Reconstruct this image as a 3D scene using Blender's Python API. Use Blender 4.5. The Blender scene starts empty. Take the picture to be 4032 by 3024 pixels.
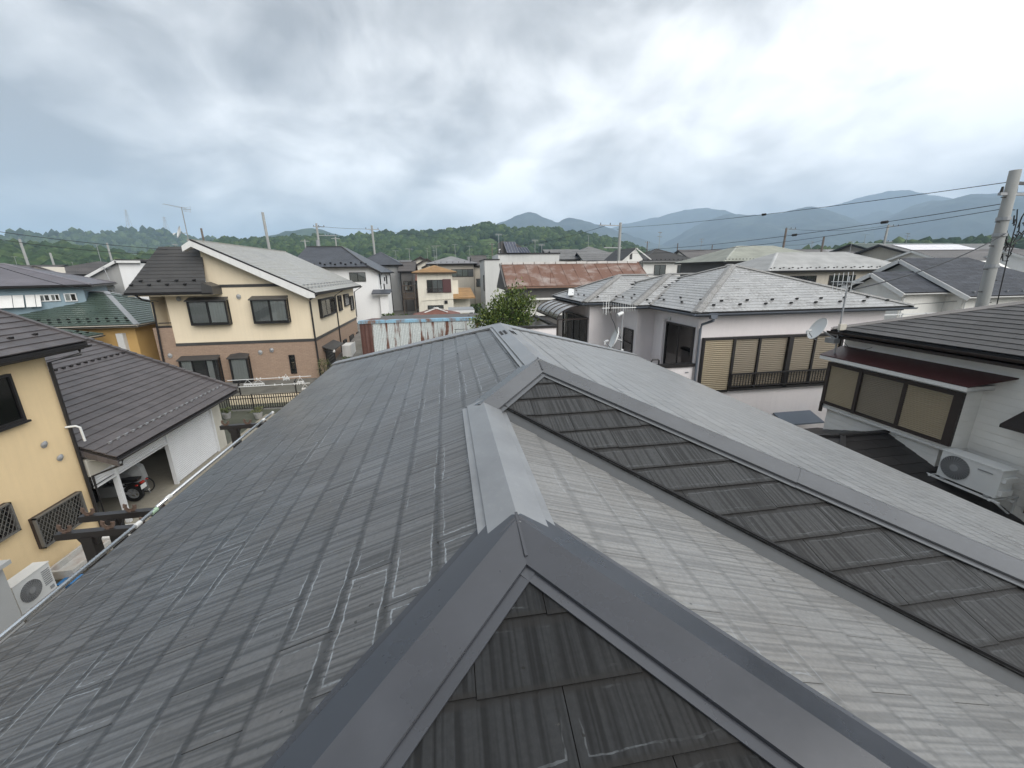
import bpy, math, random
import numpy as np
from mathutils import Vector, Matrix

SC = bpy.context.scene
COL = SC.collection
rng = random.Random(7)
nrg = np.random.default_rng(11)

# ------------------------------------------------------------------ camera
CAM = Vector((0.0, 0.0, 7.5416))
YAW, PITCH, ROLL, FOC = 0.1536, 0.2719, -0.0136, 1599.0 / 4032 * 36
cy, sy, cp, sp = math.cos(YAW), math.sin(YAW), math.cos(PITCH), math.sin(PITCH)
FW = Vector((sy * cp, cy * cp, -sp))
RT0 = Vector((cy, -sy, 0)); UP0 = RT0.cross(FW)
RT = RT0 * math.cos(ROLL) + UP0 * math.sin(ROLL)
UP = -RT0 * math.sin(ROLL) + UP0 * math.cos(ROLL)
cd = bpy.data.cameras.new('camera'); cd.lens = FOC; cd.sensor_width = 36; cd.sensor_fit = 'HORIZONTAL'
cd.clip_start = 0.05; cd.clip_end = 20000
co = bpy.data.objects.new('camera', cd); COL.objects.link(co)
m3 = Matrix((RT, UP, -FW)).transposed()
co.matrix_world = Matrix.Translation(CAM) @ m3.to_4x4()
SC.camera = co

# ------------------------------------------------------------------ world: overcast sky
SUN_EL, SUN_AZ = math.radians(36), math.radians(152)      # azimuth measured from +Y towards +X
W = bpy.data.worlds.new('World'); SC.world = W; W.use_nodes = True
nt = W.node_tree; nt.nodes.clear()
def N(t, **k):
    n = nt.nodes.new(t)
    for a, b in k.items(): setattr(n, a, b)
    return n
def lk(a, b): nt.links.new(a, b)
def mth(op, a, b=None, c=None, clamp=False):
    n = N('ShaderNodeMath', operation=op); n.use_clamp = clamp
    for i, v in enumerate((a, b, c)):
        if v is None: continue
        if isinstance(v, (int, float)): n.inputs[i].default_value = v
        else: lk(v, n.inputs[i])
    return n.outputs[0]
out = N('ShaderNodeOutputWorld')
sky = N('ShaderNodeTexSky', sky_type='NISHITA'); sky.sun_disc = False
sky.sun_elevation = SUN_EL; sky.sun_rotation = SUN_AZ
bg1 = N('ShaderNodeBackground'); bg1.inputs[1].default_value = 0.1; lk(sky.outputs[0], bg1.inputs[0])
tc = N('ShaderNodeTexCoord'); sep = N('ShaderNodeSeparateXYZ'); lk(tc.outputs['Generated'], sep.inputs[0])
zc = mth('MAXIMUM', sep.outputs[2], 0.0)
den = mth('ADD', zc, 0.42)
cx_ = mth('DIVIDE', sep.outputs[0], den); cy_ = mth('DIVIDE', sep.outputs[1], den)
cmb = N('ShaderNodeCombineXYZ'); lk(cx_, cmb.inputs[0]); lk(cy_, cmb.inputs[1])
def noise(vec, sc_, det, rough, dist=0.0, w=0.0):
    n = N('ShaderNodeTexNoise', noise_dimensions='4D'); n.inputs['Scale'].default_value = sc_; n.inputs['Detail'].default_value = det
    n.inputs['Roughness'].default_value = rough; n.inputs['Distortion'].default_value = dist; n.inputs['W'].default_value = w
    lk(vec, n.inputs['Vector']); return n.outputs[0]
n1 = noise(cmb.outputs[0], 1.15, 5, 0.5, 0.35, 3.1)      # big cloud masses
n2 = noise(cmb.outputs[0], 3.4, 7, 0.55, 0.5, 8.4)        # billows
n3 = noise(tc.outputs['Generated'], 5.5, 5, 0.5, 0.6, 1.7)  # ragged low cloud near the hills
# broad brightness: thinner cloud ahead-right, thicker cloud ahead-left
side = mth('MULTIPLY_ADD', sep.outputs[0], 0.46, -0.07)
elev = mth('MULTIPLY_ADD', zc, -0.10, 0.0)
l1 = mth('MULTIPLY_ADD', n1, 1.9, -0.95)
l2 = mth('MULTIPLY_ADD', n2, 1.35, -0.675)
l3 = mth('MULTIPLY_ADD', n3, 0.5, -0.25)
lum = mth('ADD', mth('ADD', mth('ADD', l1, l2), l3), mth('ADD', side, elev))
lum = mth('ADD', mth('MULTIPLY_ADD', sep.outputs[1], 0.20, lum), 0.49)
lum = mth('MINIMUM', mth('MAXIMUM', lum, 0.20), 1.0)
ramp = N('ShaderNodeValToRGB'); lk(lum, ramp.inputs[0])
cr = ramp.color_ramp; cr.elements[0].position = 0.15; cr.elements[0].color = (0.165, 0.168, 0.172, 1)
cr.elements[1].position = 1.0; cr.elements[1].color = (0.74, 0.742, 0.74, 1)
e = cr.elements.new(0.42); e.color = (0.318, 0.322, 0.325, 1)
e = cr.elements.new(0.68); e.color = (0.505, 0.508, 0.508, 1)
bg2 = N('ShaderNodeBackground'); lk(ramp.outputs[0], bg2.inputs[0])
# overcast law: the zenith is brighter than the horizon
zen = mth('MULTIPLY_ADD', mth('POWER', zc, 2.0), 0.30, 1.0); lk(zen, bg2.inputs[1])
mx = N('ShaderNodeMixShader'); mx.inputs[0].default_value = 0.96
lk(bg1.outputs[0], mx.inputs[1]); lk(bg2.outputs[0], mx.inputs[2]); lk(mx.outputs[0], out.inputs[0])

sl = bpy.data.lights.new('sun', 'SUN'); sl.energy = 1.5; sl.angle = math.radians(50); sl.color = (1.0, 0.97, 0.93)
so = bpy.data.objects.new('sun', sl); COL.objects.link(so)
sd = Vector((math.sin(SUN_AZ) * math.cos(SUN_EL), math.cos(SUN_AZ) * math.cos(SUN_EL), math.sin(SUN_EL)))
so.rotation_euler = sd.to_track_quat('Z', 'Y').to_euler(); so.location = (0, 0, 60)

SC.view_settings.view_transform = 'Standard'; SC.view_settings.look = 'None'
SC.view_settings.exposure = 1.15; SC.view_settings.gamma = 1.0; SC.view_settings.use_curve_mapping = False
SC.cycles.use_denoising = True
SC.cycles.max_bounces = 6; SC.cycles.diffuse_bounces = 2; SC.cycles.glossy_bounces = 3
SC.cycles.transmission_bounces = 3; SC.cycles.transparent_max_bounces = 8; SC.cycles.volume_bounces = 3
SC.cycles.caustics_reflective = False; SC.cycles.caustics_refractive = False

# ------------------------------------------------------------------ materials
MATS = {}
class NT:
    def __init__(s, name):
        s.m = bpy.data.materials.new(name); s.m.use_nodes = True; s.t = s.m.node_tree; s.t.nodes.clear()
        s.o = s.n('ShaderNodeOutputMaterial'); s.p = s.n('ShaderNodeBsdfPrincipled'); s.l(s.p.outputs[0], s.o.inputs[0])
    def n(s, t, **k):
        n = s.t.nodes.new(t)
        for a, b in k.items(): setattr(n, a, b)
        return n
    def l(s, a, b): s.t.links.new(a, b)
    def sock(s, v, i):
        if isinstance(v, (int, float)): i.default_value = v
        elif isinstance(v, tuple): i.default_value = (tuple(v) + (1.,))[:len(i.default_value)]
        else: s.l(v, i)
    def math(s, op, a, b=None, c=None, clamp=False):
        n = s.n('ShaderNodeMath', operation=op); n.use_clamp = clamp
        for i, v in enumerate((a, b, c)):
            if v is not None: s.sock(v, n.inputs[i])
        return n.outputs[0]
    def noise(s, vec, scale, det=4, rough=.55, dist=0.):
        n = s.n('ShaderNodeTexNoise'); n.inputs['Scale'].default_value = scale; n.inputs['Detail'].default_value = det
        n.inputs['Roughness'].default_value = rough; n.inputs['Distortion'].default_value = dist
        if vec is not None: s.l(vec, n.inputs['Vector'])
        return n.outputs[0]
    def pos(s): return s.n('ShaderNodeNewGeometry').outputs['Position']
    def scale(s, vec, sc):
        n = s.n('ShaderNodeMapping'); n.inputs['Scale'].default_value = sc; s.l(vec, n.inputs[0]); return n.outputs[0]
    def mix(s, f, a, b, mode='MIX'):
        n = s.n('ShaderNodeMix', data_type='RGBA', blend_type=mode)
        s.sock(f, n.inputs[0]); s.sock(a, n.inputs[6]); s.sock(b, n.inputs[7]); return n.outputs[2]
    def ramp(s, f, pts):
        n = s.n('ShaderNodeValToRGB'); s.l(f, n.inputs[0]); r = n.color_ramp
        while len(r.elements) < len(pts): r.elements.new(0.5)
        for e, (p, c) in zip(r.elements, pts):
            e.position = p; e.color = (c, c, c, 1) if isinstance(c, (int, float)) else (*c, 1)
        return n.outputs[0]
    def bump(s, h, st, dist=0.01):
        n = s.n('ShaderNodeBump'); n.inputs['Strength'].default_value = st; n.inputs['Distance'].default_value = dist
        s.l(h, n.inputs['Height']); s.l(n.outputs[0], s.p.inputs['Normal'])
    def rnd(s):
        a = s.n('ShaderNodeAttribute'); a.attribute_name = 'rnd'
        o = s.n('ShaderNodeObjectInfo')
        return s.math('FRACT', s.math('ADD', a.outputs['Fac'], o.outputs['Random']))
    def setp(s, col=None, rough=None, metal=None, spec=None):
        if col is not None: s.sock(col, s.p.inputs['Base Color'])
        if rough is not None: s.sock(rough, s.p.inputs['Roughness'])
        if metal is not None: s.sock(metal, s.p.inputs['Metallic'])
        if spec is not None: s.sock(spec, s.p.inputs['Specular IOR Level'])
        return s.m

def pm(name, col, rough=.7, var=.25, vs=1.2, bump=0., bs=30., metal=0., spec=.4, rain=0., tint=None, rndv=0.):
    """plain weathered surface: colour with broad and fine unevenness, optional rain streaks and relief"""
    if name in MATS: return MATS[name]
    k = NT(name); P = k.pos()
    a = k.noise(P, vs, 5); b = k.noise(P, vs * 9, 3)
    f = k.math('ADD', k.math('MULTIPLY_ADD', a, var * 1.6, 1 - var * .8), k.math('MULTIPLY_ADD', b, var * .6, -var * .3))
    if rain:
        r = k.noise(k.scale(P, (7, 7, .35)), 1.0, 4, .6)
        f = k.math('MULTIPLY', f, k.math('MULTIPLY_ADD', k.math('POWER', r, 2.), -rain * 1.5, 1 + rain * .35))
    if rndv: f = k.math('MULTIPLY', f, k.math('MULTIPLY_ADD', k.rnd(), rndv, 1 - rndv / 2))
    c = k.n('ShaderNodeVectorMath', operation='SCALE'); c.inputs[0].default_value = col; k.l(f, c.inputs['Scale'])
    cc = c.outputs[0]
    if tint: cc = k.mix(k.ramp(a, [(.45, 0.), (.75, 1.)]), cc, tint)
    if bump: k.bump(k.noise(P, bs, 3), bump, .01)
    rr = k.math('MULTIPLY_ADD', b, .2, rough - .1)
    MATS[name] = k.setp(cc, rr, metal, spec); return MATS[name]

def slate_mat(name, base, white, shine, brown=(.052, .047, .043), W_=.455, grime=(.018,.017,.016), gf=.85, rc=1., rv=.10, spec=.8):
    """pressed cement slate: fine ribs running down the slope, worn pale lines of old paint along the edges"""
    k = NT(name); uv = k.n('ShaderNodeUVMap'); uv.uv_map = 'UVMap'
    s = k.n('ShaderNodeSeparateXYZ'); k.l(uv.outputs[0], s.inputs[0]); u, v = s.outputs[0], s.outputs[1]
    P = k.pos(); R = k.rnd()
    wob = k.noise(P, 6, 2)
    uu = k.math('ADD', k.math('MULTIPLY_ADD', wob, .006, u), k.math('MULTIPLY', R, 3.7))
    vec = k.n('ShaderNodeCombineXYZ'); k.l(uu, vec.inputs[0]); k.l(k.math('MULTIPLY', v, .012), vec.inputs[1]); k.l(k.math('MULTIPLY', R, 9.), vec.inputs[2])
    rib = k.noise(vec.outputs[0], 62, 1, .5)
    rib2 = k.noise(vec.outputs[0], 22, 2, .5)
    ribs = k.math('ADD', k.math('MULTIPLY', k.ramp(rib, [(.38, 0.), (.58, 1.)]), .85), k.math('MULTIPLY', rib2, .06))
    blot = k.noise(P, 1.6, 5, .6); fine = k.noise(P, 70, 3, .6)
    c = k.mix(k.ramp(blot, [(.45, 0.), (.75, .8)]), base, brown)
    c = k.mix(1.0, c, k.ramp(ribs, [(0., 1-.50*rc), (1., 1+.38*rc)]), 'MULTIPLY')
    c = k.mix(1.0, c, k.ramp(R, [(0., 1-rv), (1., 1+rv)]), 'MULTIPLY')
    c = k.mix(1.0, c, k.ramp(fine, [(.3, .85), (.7, 1.15)]), 'MULTIPLY')
    # joint grime and the shadow between courses, painted dark into the slate colour
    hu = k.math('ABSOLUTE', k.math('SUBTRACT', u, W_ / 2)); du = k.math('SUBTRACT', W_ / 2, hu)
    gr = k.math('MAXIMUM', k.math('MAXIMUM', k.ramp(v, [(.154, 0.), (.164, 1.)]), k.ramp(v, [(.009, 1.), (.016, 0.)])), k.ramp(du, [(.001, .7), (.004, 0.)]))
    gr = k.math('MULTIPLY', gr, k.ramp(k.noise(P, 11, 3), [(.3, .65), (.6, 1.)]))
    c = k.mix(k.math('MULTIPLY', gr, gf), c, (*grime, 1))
    # pale chalky contour of old paint a little inside the exposed edges, wandering and broken up
    hv = k.math('SUBTRACT', .091, k.math('ABSOLUTE', k.math('SUBTRACT', v, .091)))
    d = k.math('SUBTRACT', k.math('MINIMUM', du, hv), k.math('MULTIPLY_ADD', k.noise(P, 8, 3, .6), .034, -.017))
    wid = k.math('MULTIPLY_ADD', k.noise(P, 22, 2), .004, .0006)
    ln = k.math('COMPARE', d, .026, wid)
    brk = k.ramp(k.noise(P, 1.9, 4, .6), [(.47, 0.), (.60, 1.)])
    brk2 = k.ramp(k.noise(P, 45, 2, .6), [(.36, .2), (.56, 1.)])
    lines = k.math('MULTIPLY', k.math('MULTIPLY', ln, brk), brk2)
    c = k.mix(k.math('MULTIPLY', lines, white), c, (.34, .37, .39, 1))
    spot = k.math('MULTIPLY', k.ramp(k.noise(P, 42, 1, .5), [(.735, 0.), (.75, 1.)]), k.ramp(k.noise(P, .9, 2), [(.48, 0.), (.56, 1.)]))
    c = k.mix(k.math('MULTIPLY', spot, .8), c, (.012, .011, .010, 1))
    lich = k.math('MULTIPLY', k.ramp(k.noise(P, 19, 5, .7), [(.68, 0.), (.73, 1.)]), k.ramp(k.noise(P, 1.1, 2), [(.5, 0.), (.65, 1.)]))
    c = k.mix(k.math('MULTIPLY', lich, .6), c, (.30, .28, .24, 1))
    k.bump(k.math('ADD', k.math('MULTIPLY', ribs, 1.), k.math('MULTIPLY', fine, .2)), .25, .003)
    rg = k.math('MULTIPLY_ADD', blot, .22, shine)
    m = k.setp(c, rg, 0., spec); MATS[name] = m; return m

def metal_mat(name, col, rough, metal=.35, spec=.5, scuff=.25):
    k = NT(name); P = k.pos(); a = k.noise(P, 3, 5, .6); b = k.noise(k.scale(P, (3, 3, 8)), 9, 4, .65)
    c = k.mix(k.ramp(b, [(.55, 0.), (.8, scuff)]), col, tuple(min(1, x * 1.9 + .05) for x in col) + (1,))
    c = k.mix(1., c, k.ramp(a, [(.25, .8), (.75, 1.2)]), 'MULTIPLY')
    MATS[name] = k.setp(c, k.math('MULTIPLY_ADD', a, .25, rough - .12), metal, spec); return MATS[name]

def roof_mat(name, col, rough=.5, lichen=None, amt=.0, rndv=.3, vs=.8, stripes=0., spec=.5):
    """roofing sheet or tile: colour, per-piece variation and lichen or bleached patches"""
    if name in MATS: return MATS[name]
    k = NT(name); P = k.pos(); a = k.noise(P, vs, 6, .62); b = k.noise(P, vs * 8, 4, .6); R = k.rnd()
    c = k.mix(1., (*col, 1), k.ramp(a, [(.25, .75), (.75, 1.25)]), 'MULTIPLY')
    c = k.mix(1., c, k.ramp(R, [(0., 1 - rndv), (1., 1 + rndv)]), 'MULTIPLY')
    if lichen:
        f = k.math('ADD', k.math('MULTIPLY', a, .45), k.math('MULTIPLY', b, .55))
        c = k.mix(k.ramp(f, [(.5 - amt * .25, 0.), (.62 - amt * .1, 1.)]), c, (*lichen, 1))
    if stripes:
        s = k.noise(k.scale(P, (6, .4, 6)), 3., 3); c = k.mix(1., c, k.ramp(s, [(.3, 1 - stripes), (.7, 1 + stripes)]), 'MULTIPLY')
    k.bump(b, .25, .01)
    MATS[name] = k.setp(c, k.math('MULTIPLY_ADD', b, .2, rough - .1), 0., spec); return MATS[name]

def rust_mat(name, paint, rust, lo, hi, horizontal=False, streak=4.):
    """old paint on sheet steel with rust running down in streaks"""
    k = NT(name); P = k.pos()
    sc = (streak, streak, .25) if not horizontal else (.5, .5, 1.2)
    a = k.noise(k.scale(P, sc), 1., 6, .68); b = k.noise(P, .35, 3); f = k.noise(P, 14, 4, .7)
    t = k.math('ADD', k.math('MULTIPLY', a, .75), k.math('MULTIPLY', b, .35)); t = k.math('MULTIPLY_ADD', f, .10, t)
    c = k.mix(k.ramp(t, [(lo, 0.), (hi, 1.)]), (*paint, 1), (*rust, 1))
    c = k.mix(1., c, k.ramp(f, [(.25, .7), (.75, 1.25)]), 'MULTIPLY')
    k.bump(f, .15, .01)
    MATS[name] = k.setp(c, .65, .0, .4); return MATS[name]

def glass_mat():
    k = NT('window_glass'); fr = k.n('ShaderNodeFresnel'); fr.inputs[0].default_value = 1.55
    tr = k.n('ShaderNodeBsdfTransparent'); tr.inputs[0].default_value = (.93, .95, .95, 1)
    gl = k.n('ShaderNodeBsdfGlossy'); gl.inputs['Roughness'].default_value = .03
    f = k.math('MULTIPLY_ADD', fr.outputs[0], 1.0, .05, clamp=True)
    mx = k.n('ShaderNodeMixShader'); k.l(f, mx.inputs[0]); k.l(tr.outputs[0], mx.inputs[1]); k.l(gl.outputs[0], mx.inputs[2])
    k.l(mx.outputs[0], k.o.inputs[0]); MATS['window_glass'] = k.m; return k.m

def leaf_mat(name, c1, c2, rough=.55):
    k = NT(name); R = k.rnd(); P = k.pos(); a = k.noise(P, .9, 3)
    f = k.math('ADD', k.math('MULTIPLY', R, .6), k.math('MULTIPLY', a, .4))
    c = k.mix(k.ramp(f, [(.25, 0.), (.75, 1.)]), (*c1, 1), (*c2, 1))
    m = k.setp(c, rough, 0., .35); MATS[name] = m; return m
def forest_mat(name, c1, c2, c3, scale=.03, fine=.35):
    k = NT(name); P = k.pos(); R = k.rnd(); a = k.noise(P, scale, 4); f = k.noise(P, fine, 5, .75)
    c = k.mix(k.ramp(a, [(.40, 0.), (.62, 1.)]), (*c1, 1), (*c2, 1))
    c = k.mix(k.ramp(R, [(.55, 0.), (1., .9)]), c, (*c3, 1))
    c = k.mix(1., c, k.ramp(f, [(.30, .40), (.70, 1.65)]), 'MULTIPLY')
    m = k.setp(c, .9, 0., .1); MATS[name] = m; return m

GLASS = glass_mat()
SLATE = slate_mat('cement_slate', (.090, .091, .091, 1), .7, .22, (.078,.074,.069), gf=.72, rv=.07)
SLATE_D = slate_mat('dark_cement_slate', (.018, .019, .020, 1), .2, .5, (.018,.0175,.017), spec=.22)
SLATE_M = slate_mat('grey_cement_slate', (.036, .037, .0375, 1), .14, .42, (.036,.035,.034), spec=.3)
SLATE_B = slate_mat('bleached_slate', (.185, .180, .170, 1), .35, .20, (.150,.142,.130), grime=(.09,.088,.082), gf=.5, rc=.55, rv=.025)  # slate tone is set per roof slope, palest on the right
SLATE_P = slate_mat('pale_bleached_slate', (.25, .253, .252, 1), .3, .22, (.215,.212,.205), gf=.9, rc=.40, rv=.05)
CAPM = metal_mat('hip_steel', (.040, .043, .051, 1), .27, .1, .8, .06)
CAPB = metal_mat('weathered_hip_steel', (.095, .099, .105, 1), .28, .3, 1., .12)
CAPR = metal_mat('bare_ridge_steel', (.27, .275, .28, 1), .34, .4, .8, .12)  # ridge and far hip caps get the palest steel tone
VALLEY = metal_mat('valley_steel', (.065, .068, .07, 1), .4, .2, .6, .08)
UNDER = pm('roof_underlay', (.02, .02, .021), .9)
DARK = pm('dark_aluminium', (.018, .016, .016), .45, .2, 2., spec=.5)
BLACKM = pm('black_steel', (.014, .013, .013), .5, .2, 2.)
BROWNM = pm('brown_aluminium', (.035, .026, .023), .5, .2, 2.)
WHITE = pm('white_trim', (.72, .72, .70), .6, .12, 2., rain=.12)
WHITEM = pm('white_enamel', (.70, .71, .70), .45, .08, 3.)
GREYM = pm('galvanised_steel', (.33, .34, .35), .5, .2, 4., metal=.3)
CHROME = pm('stainless_steel', (.72, .73, .74), .25, .1, 5., metal=.85, spec=.6)
ROOMD = pm('dark_room', (.016, .017, .018), .9)
CURT = pm('white_curtain', (.62, .63, .62), .9, .15, 6.)
CURTG = pm('grey_curtain', (.34, .35, .35), .9, .2, 6.)
CONC = pm('concrete', (.33, .325, .31), .85, .25, .7, .3, 40, rain=.25)
POLEC = pm('pole_concrete', (.27, .275, .265), .85, .2, 1.2, .2, 30, rain=.2)
WOODP = pm('pole_wood', (.12, .10, .085), .9, .3, 2.)
WIREM = pm('wire_rubber', (.02, .022, .026), .6, .1)

# ------------------------------------------------------------------ geometry helpers (all coordinates are world coordinates)
V3 = Vector
class M:
    def __init__(s): s.v = []; s.f = []; s.uv = []; s.r = []; s.cr = 0.
    def add(s, vs, fs, uvs=None):
        b = len(s.v); s.v += [tuple(p) for p in vs]
        for i, f in enumerate(fs):
            s.f.append(tuple(b + j for j in f)); s.uv.append(uvs[i] if uvs else None); s.r.append(s.cr)
        return s
    def box(s, x0, x1, y0, y1, z0, z1):
        x0, x1 = min(x0, x1), max(x0, x1); y0, y1 = min(y0, y1), max(y0, y1); z0, z1 = min(z0, z1), max(z0, z1)
        return s.add([(x0,y0,z0),(x1,y0,z0),(x1,y1,z0),(x0,y1,z0),(x0,y0,z1),(x1,y0,z1),(x1,y1,z1),(x0,y1,z1)],
                     [(0,3,2,1),(4,5,6,7),(0,1,5,4),(1,2,6,5),(2,3,7,6),(3,0,4,7)])
    def bar(s, a, b, w, h=None, up=(0,0,1)):
        """square bar from a to b"""
        a, b = V3(a), V3(b); h = h or w; d = (b - a).normalized(); up = V3(up)
        if abs(d.dot(up)) > .98: up = V3((1, 0, 0))
        x = d.cross(up).normalized() * (w / 2); y = x.cross(d).normalized() * (h / 2)
        p = [a - x - y, a + x - y, a + x + y, a - x + y]; q = [c + (b - a) for c in p]
        return s.add(p + q, [(0,1,2,3),(7,6,5,4),(0,4,5,1),(1,5,6,2),(2,6,7,3),(3,7,4,0)])
    def tube(s, pts, r, n=8, r1=None, cap=True):
        pts = [V3(p) for p in pts]; m = len(pts); vs = []
        for i, p in enumerate(pts):
            d = (pts[min(i + 1, m - 1)] - pts[max(i - 1, 0)]).normalized()
            u = V3((0, 0, 1)) if abs(d.z) < .95 else V3((1, 0, 0))
            x = d.cross(u).normalized(); y = x.cross(d)
            rr = r if r1 is None else r + (r1 - r) * i / (m - 1)
            for k in range(n):
                t = 2 * math.pi * k / n; vs.append(p + x * (math.cos(t) * rr) + y * (math.sin(t) * rr))
        fs = [(i*n+k, i*n+(k+1)%n, (i+1)*n+(k+1)%n, (i+1)*n+k) for i in range(m - 1) for k in range(n)]
        if cap: fs += [tuple(range(n))[::-1], tuple((m-1)*n + k for k in range(n))]
        return s.add(vs, fs)
    def prism(s, poly, d):
        """polygon (3D points) extruded by vector d"""
        n = len(poly); a = [V3(p) for p in poly]; d = V3(d)
        return s.add(a + [p + d for p in a], [tuple(range(n))[::-1], tuple(range(n, 2*n))] + [(i, (i+1)%n, n+(i+1)%n, n+i) for i in range(n)])
    def disc(s, c, nrm, r, n=20, depth=.01, r_in=0.):
        c, nrm = V3(c), V3(nrm).normalized(); u = V3((0,0,1)) if abs(nrm.z) < .9 else V3((1,0,0))
        x = nrm.cross(u).normalized(); y = x.cross(nrm)
        P = lambda rr, o: [c + nrm*o + x*(math.cos(2*math.pi*k/n)*rr) + y*(math.sin(2*math.pi*k/n)*rr) for k in range(n)]
        if not r_in: return s.prism(P(r, 0), nrm * depth)
        vs = P(r, 0) + P(r_in, 0) + P(r, depth) + P(r_in, depth); fs = []
        for k in range(n):
            j = (k+1) % n
            fs += [(k, j, n+j, n+k), (2*n+k, 3*n+k, 3*n+j, 2*n+j), (k, 2*n+k, 2*n+j, j), (n+k, n+j, 3*n+j, 3*n+k)]
        return s.add(vs, fs)
    def dish(s, c, ax, r, depth, rings=4, n=20):
        """shallow bowl, axis ax pointing out of its hollow side, with real thickness"""
        c, ax = V3(c), V3(ax).normalized(); u = V3((0,0,1)); x = ax.cross(u).normalized(); y = x.cross(ax)
        vs = []
        for off in (0, -.012):
            vs.append(c + ax * off)
            for i in range(1, rings + 1):
                rr = r * i / rings
                for k in range(n):
                    t = 2*math.pi*k/n; vs.append(c + x*(rr*math.cos(t)) + y*(rr*math.sin(t)) + ax*(depth*(i/rings)**2 + off))
        S = 1 + rings*n; fs = []
        for o in (0, S):
            fs += [(o, o+1+k, o+1+(k+1)%n) for k in range(n)]
            for i in range(rings - 1):
                for k in range(n):
                    a = o+1+i*n+k; b = o+1+i*n+(k+1)%n; fs.append((a, a+n, b+n, b))
        e = 1 + (rings-1)*n
        fs += [(e+k, e+(k+1)%n, S+e+(k+1)%n, S+e+k) for k in range(n)]
        return s.add(vs, fs)
    def mesh(s, name, org=(0,0,0), smooth=False):
        me = bpy.data.meshes.new(name); o = V3(org)
        me.from_pydata([(p[0]-o.x, p[1]-o.y, p[2]-o.z) for p in s.v], [], s.f)
        if any(u is not None for u in s.uv):
            l = me.uv_layers.new(name='UVMap'); i = 0
            for f, u in zip(s.f, s.uv):
                for j in range(len(f)): l.data[i].uv = u[j] if u else (0., 0.); i += 1
        if any(s.r):
            at = me.attributes.new('rnd', 'FLOAT', 'FACE'); at.data.foreach_set('value', s.r)
        if smooth: me.polygons.foreach_set('use_smooth', [True] * len(me.polygons))
        me.update(); return me
    def obj(s, name, m, parent=None, smooth=False, label=None, kind=None):
        org = root_loc(parent) if parent else (0,0,0)
        me = s.mesh(name, org, smooth); me.materials.append(m)
        return link(name, me, parent, label, kind)

def root_loc(o):
    while o.parent: o = o.parent
    return o.location
def link(name, me, parent=None, label=None, kind=None):
    o = bpy.data.objects.new(name, me); COL.objects.link(o)
    if parent: o.parent = parent
    if label: o['label'] = label
    if kind: o['kind'] = kind
    return o
def thing(name, loc, label, cat, group=None):
    o = link(name, None); o.location = loc; o.empty_display_size = .2; return tag(o, label, cat, group)
def tag(o, label, cat, group=None):
    o['label'] = label; o['category'] = cat
    if group: o['group'] = group
    return o
def structure(o): o['kind'] = 'structure'; return o

# ---- clipping of a 2D polygon by a convex 2D polygon
def clip(poly, clipper):
    out = poly; n = len(clipper)
    for i in range(n):
        ax, ay = clipper[i]; bx, by = clipper[(i+1) % n]; inp = out; out = []
        if not inp: return []
        def side(p): return (bx-ax)*(p[1]-ay) - (by-ay)*(p[0]-ax)
        for j in range(len(inp)):
            p, q = inp[j], inp[(j+1) % len(inp)]; sp_, sq = side(p), side(q)
            if sp_ >= -1e-9: out.append(p)
            if (sp_ > 1e-9 and sq < -1e-9) or (sp_ < -1e-9 and sq > 1e-9):
                t = sp_ / (sp_ - sq); out.append((p[0]+(q[0]-p[0])*t, p[1]+(q[1]-p[1])*t))
    return out
def area2(p): return .5 * sum(p[i][0]*p[(i+1)%len(p)][1] - p[(i+1)%len(p)][0]*p[i][1] for i in range(len(p)))
def in_view(p, margin=.04):
    d = p - CAM; w = d.dot(FW)
    if w < .1: return False
    x = d.dot(RT) / w * FOC / 36; y = d.dot(UP) / w * FOC / 36
    return abs(x) < .5 * (1 + margin) and abs(y) < .375 * (1 + margin)

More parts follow.
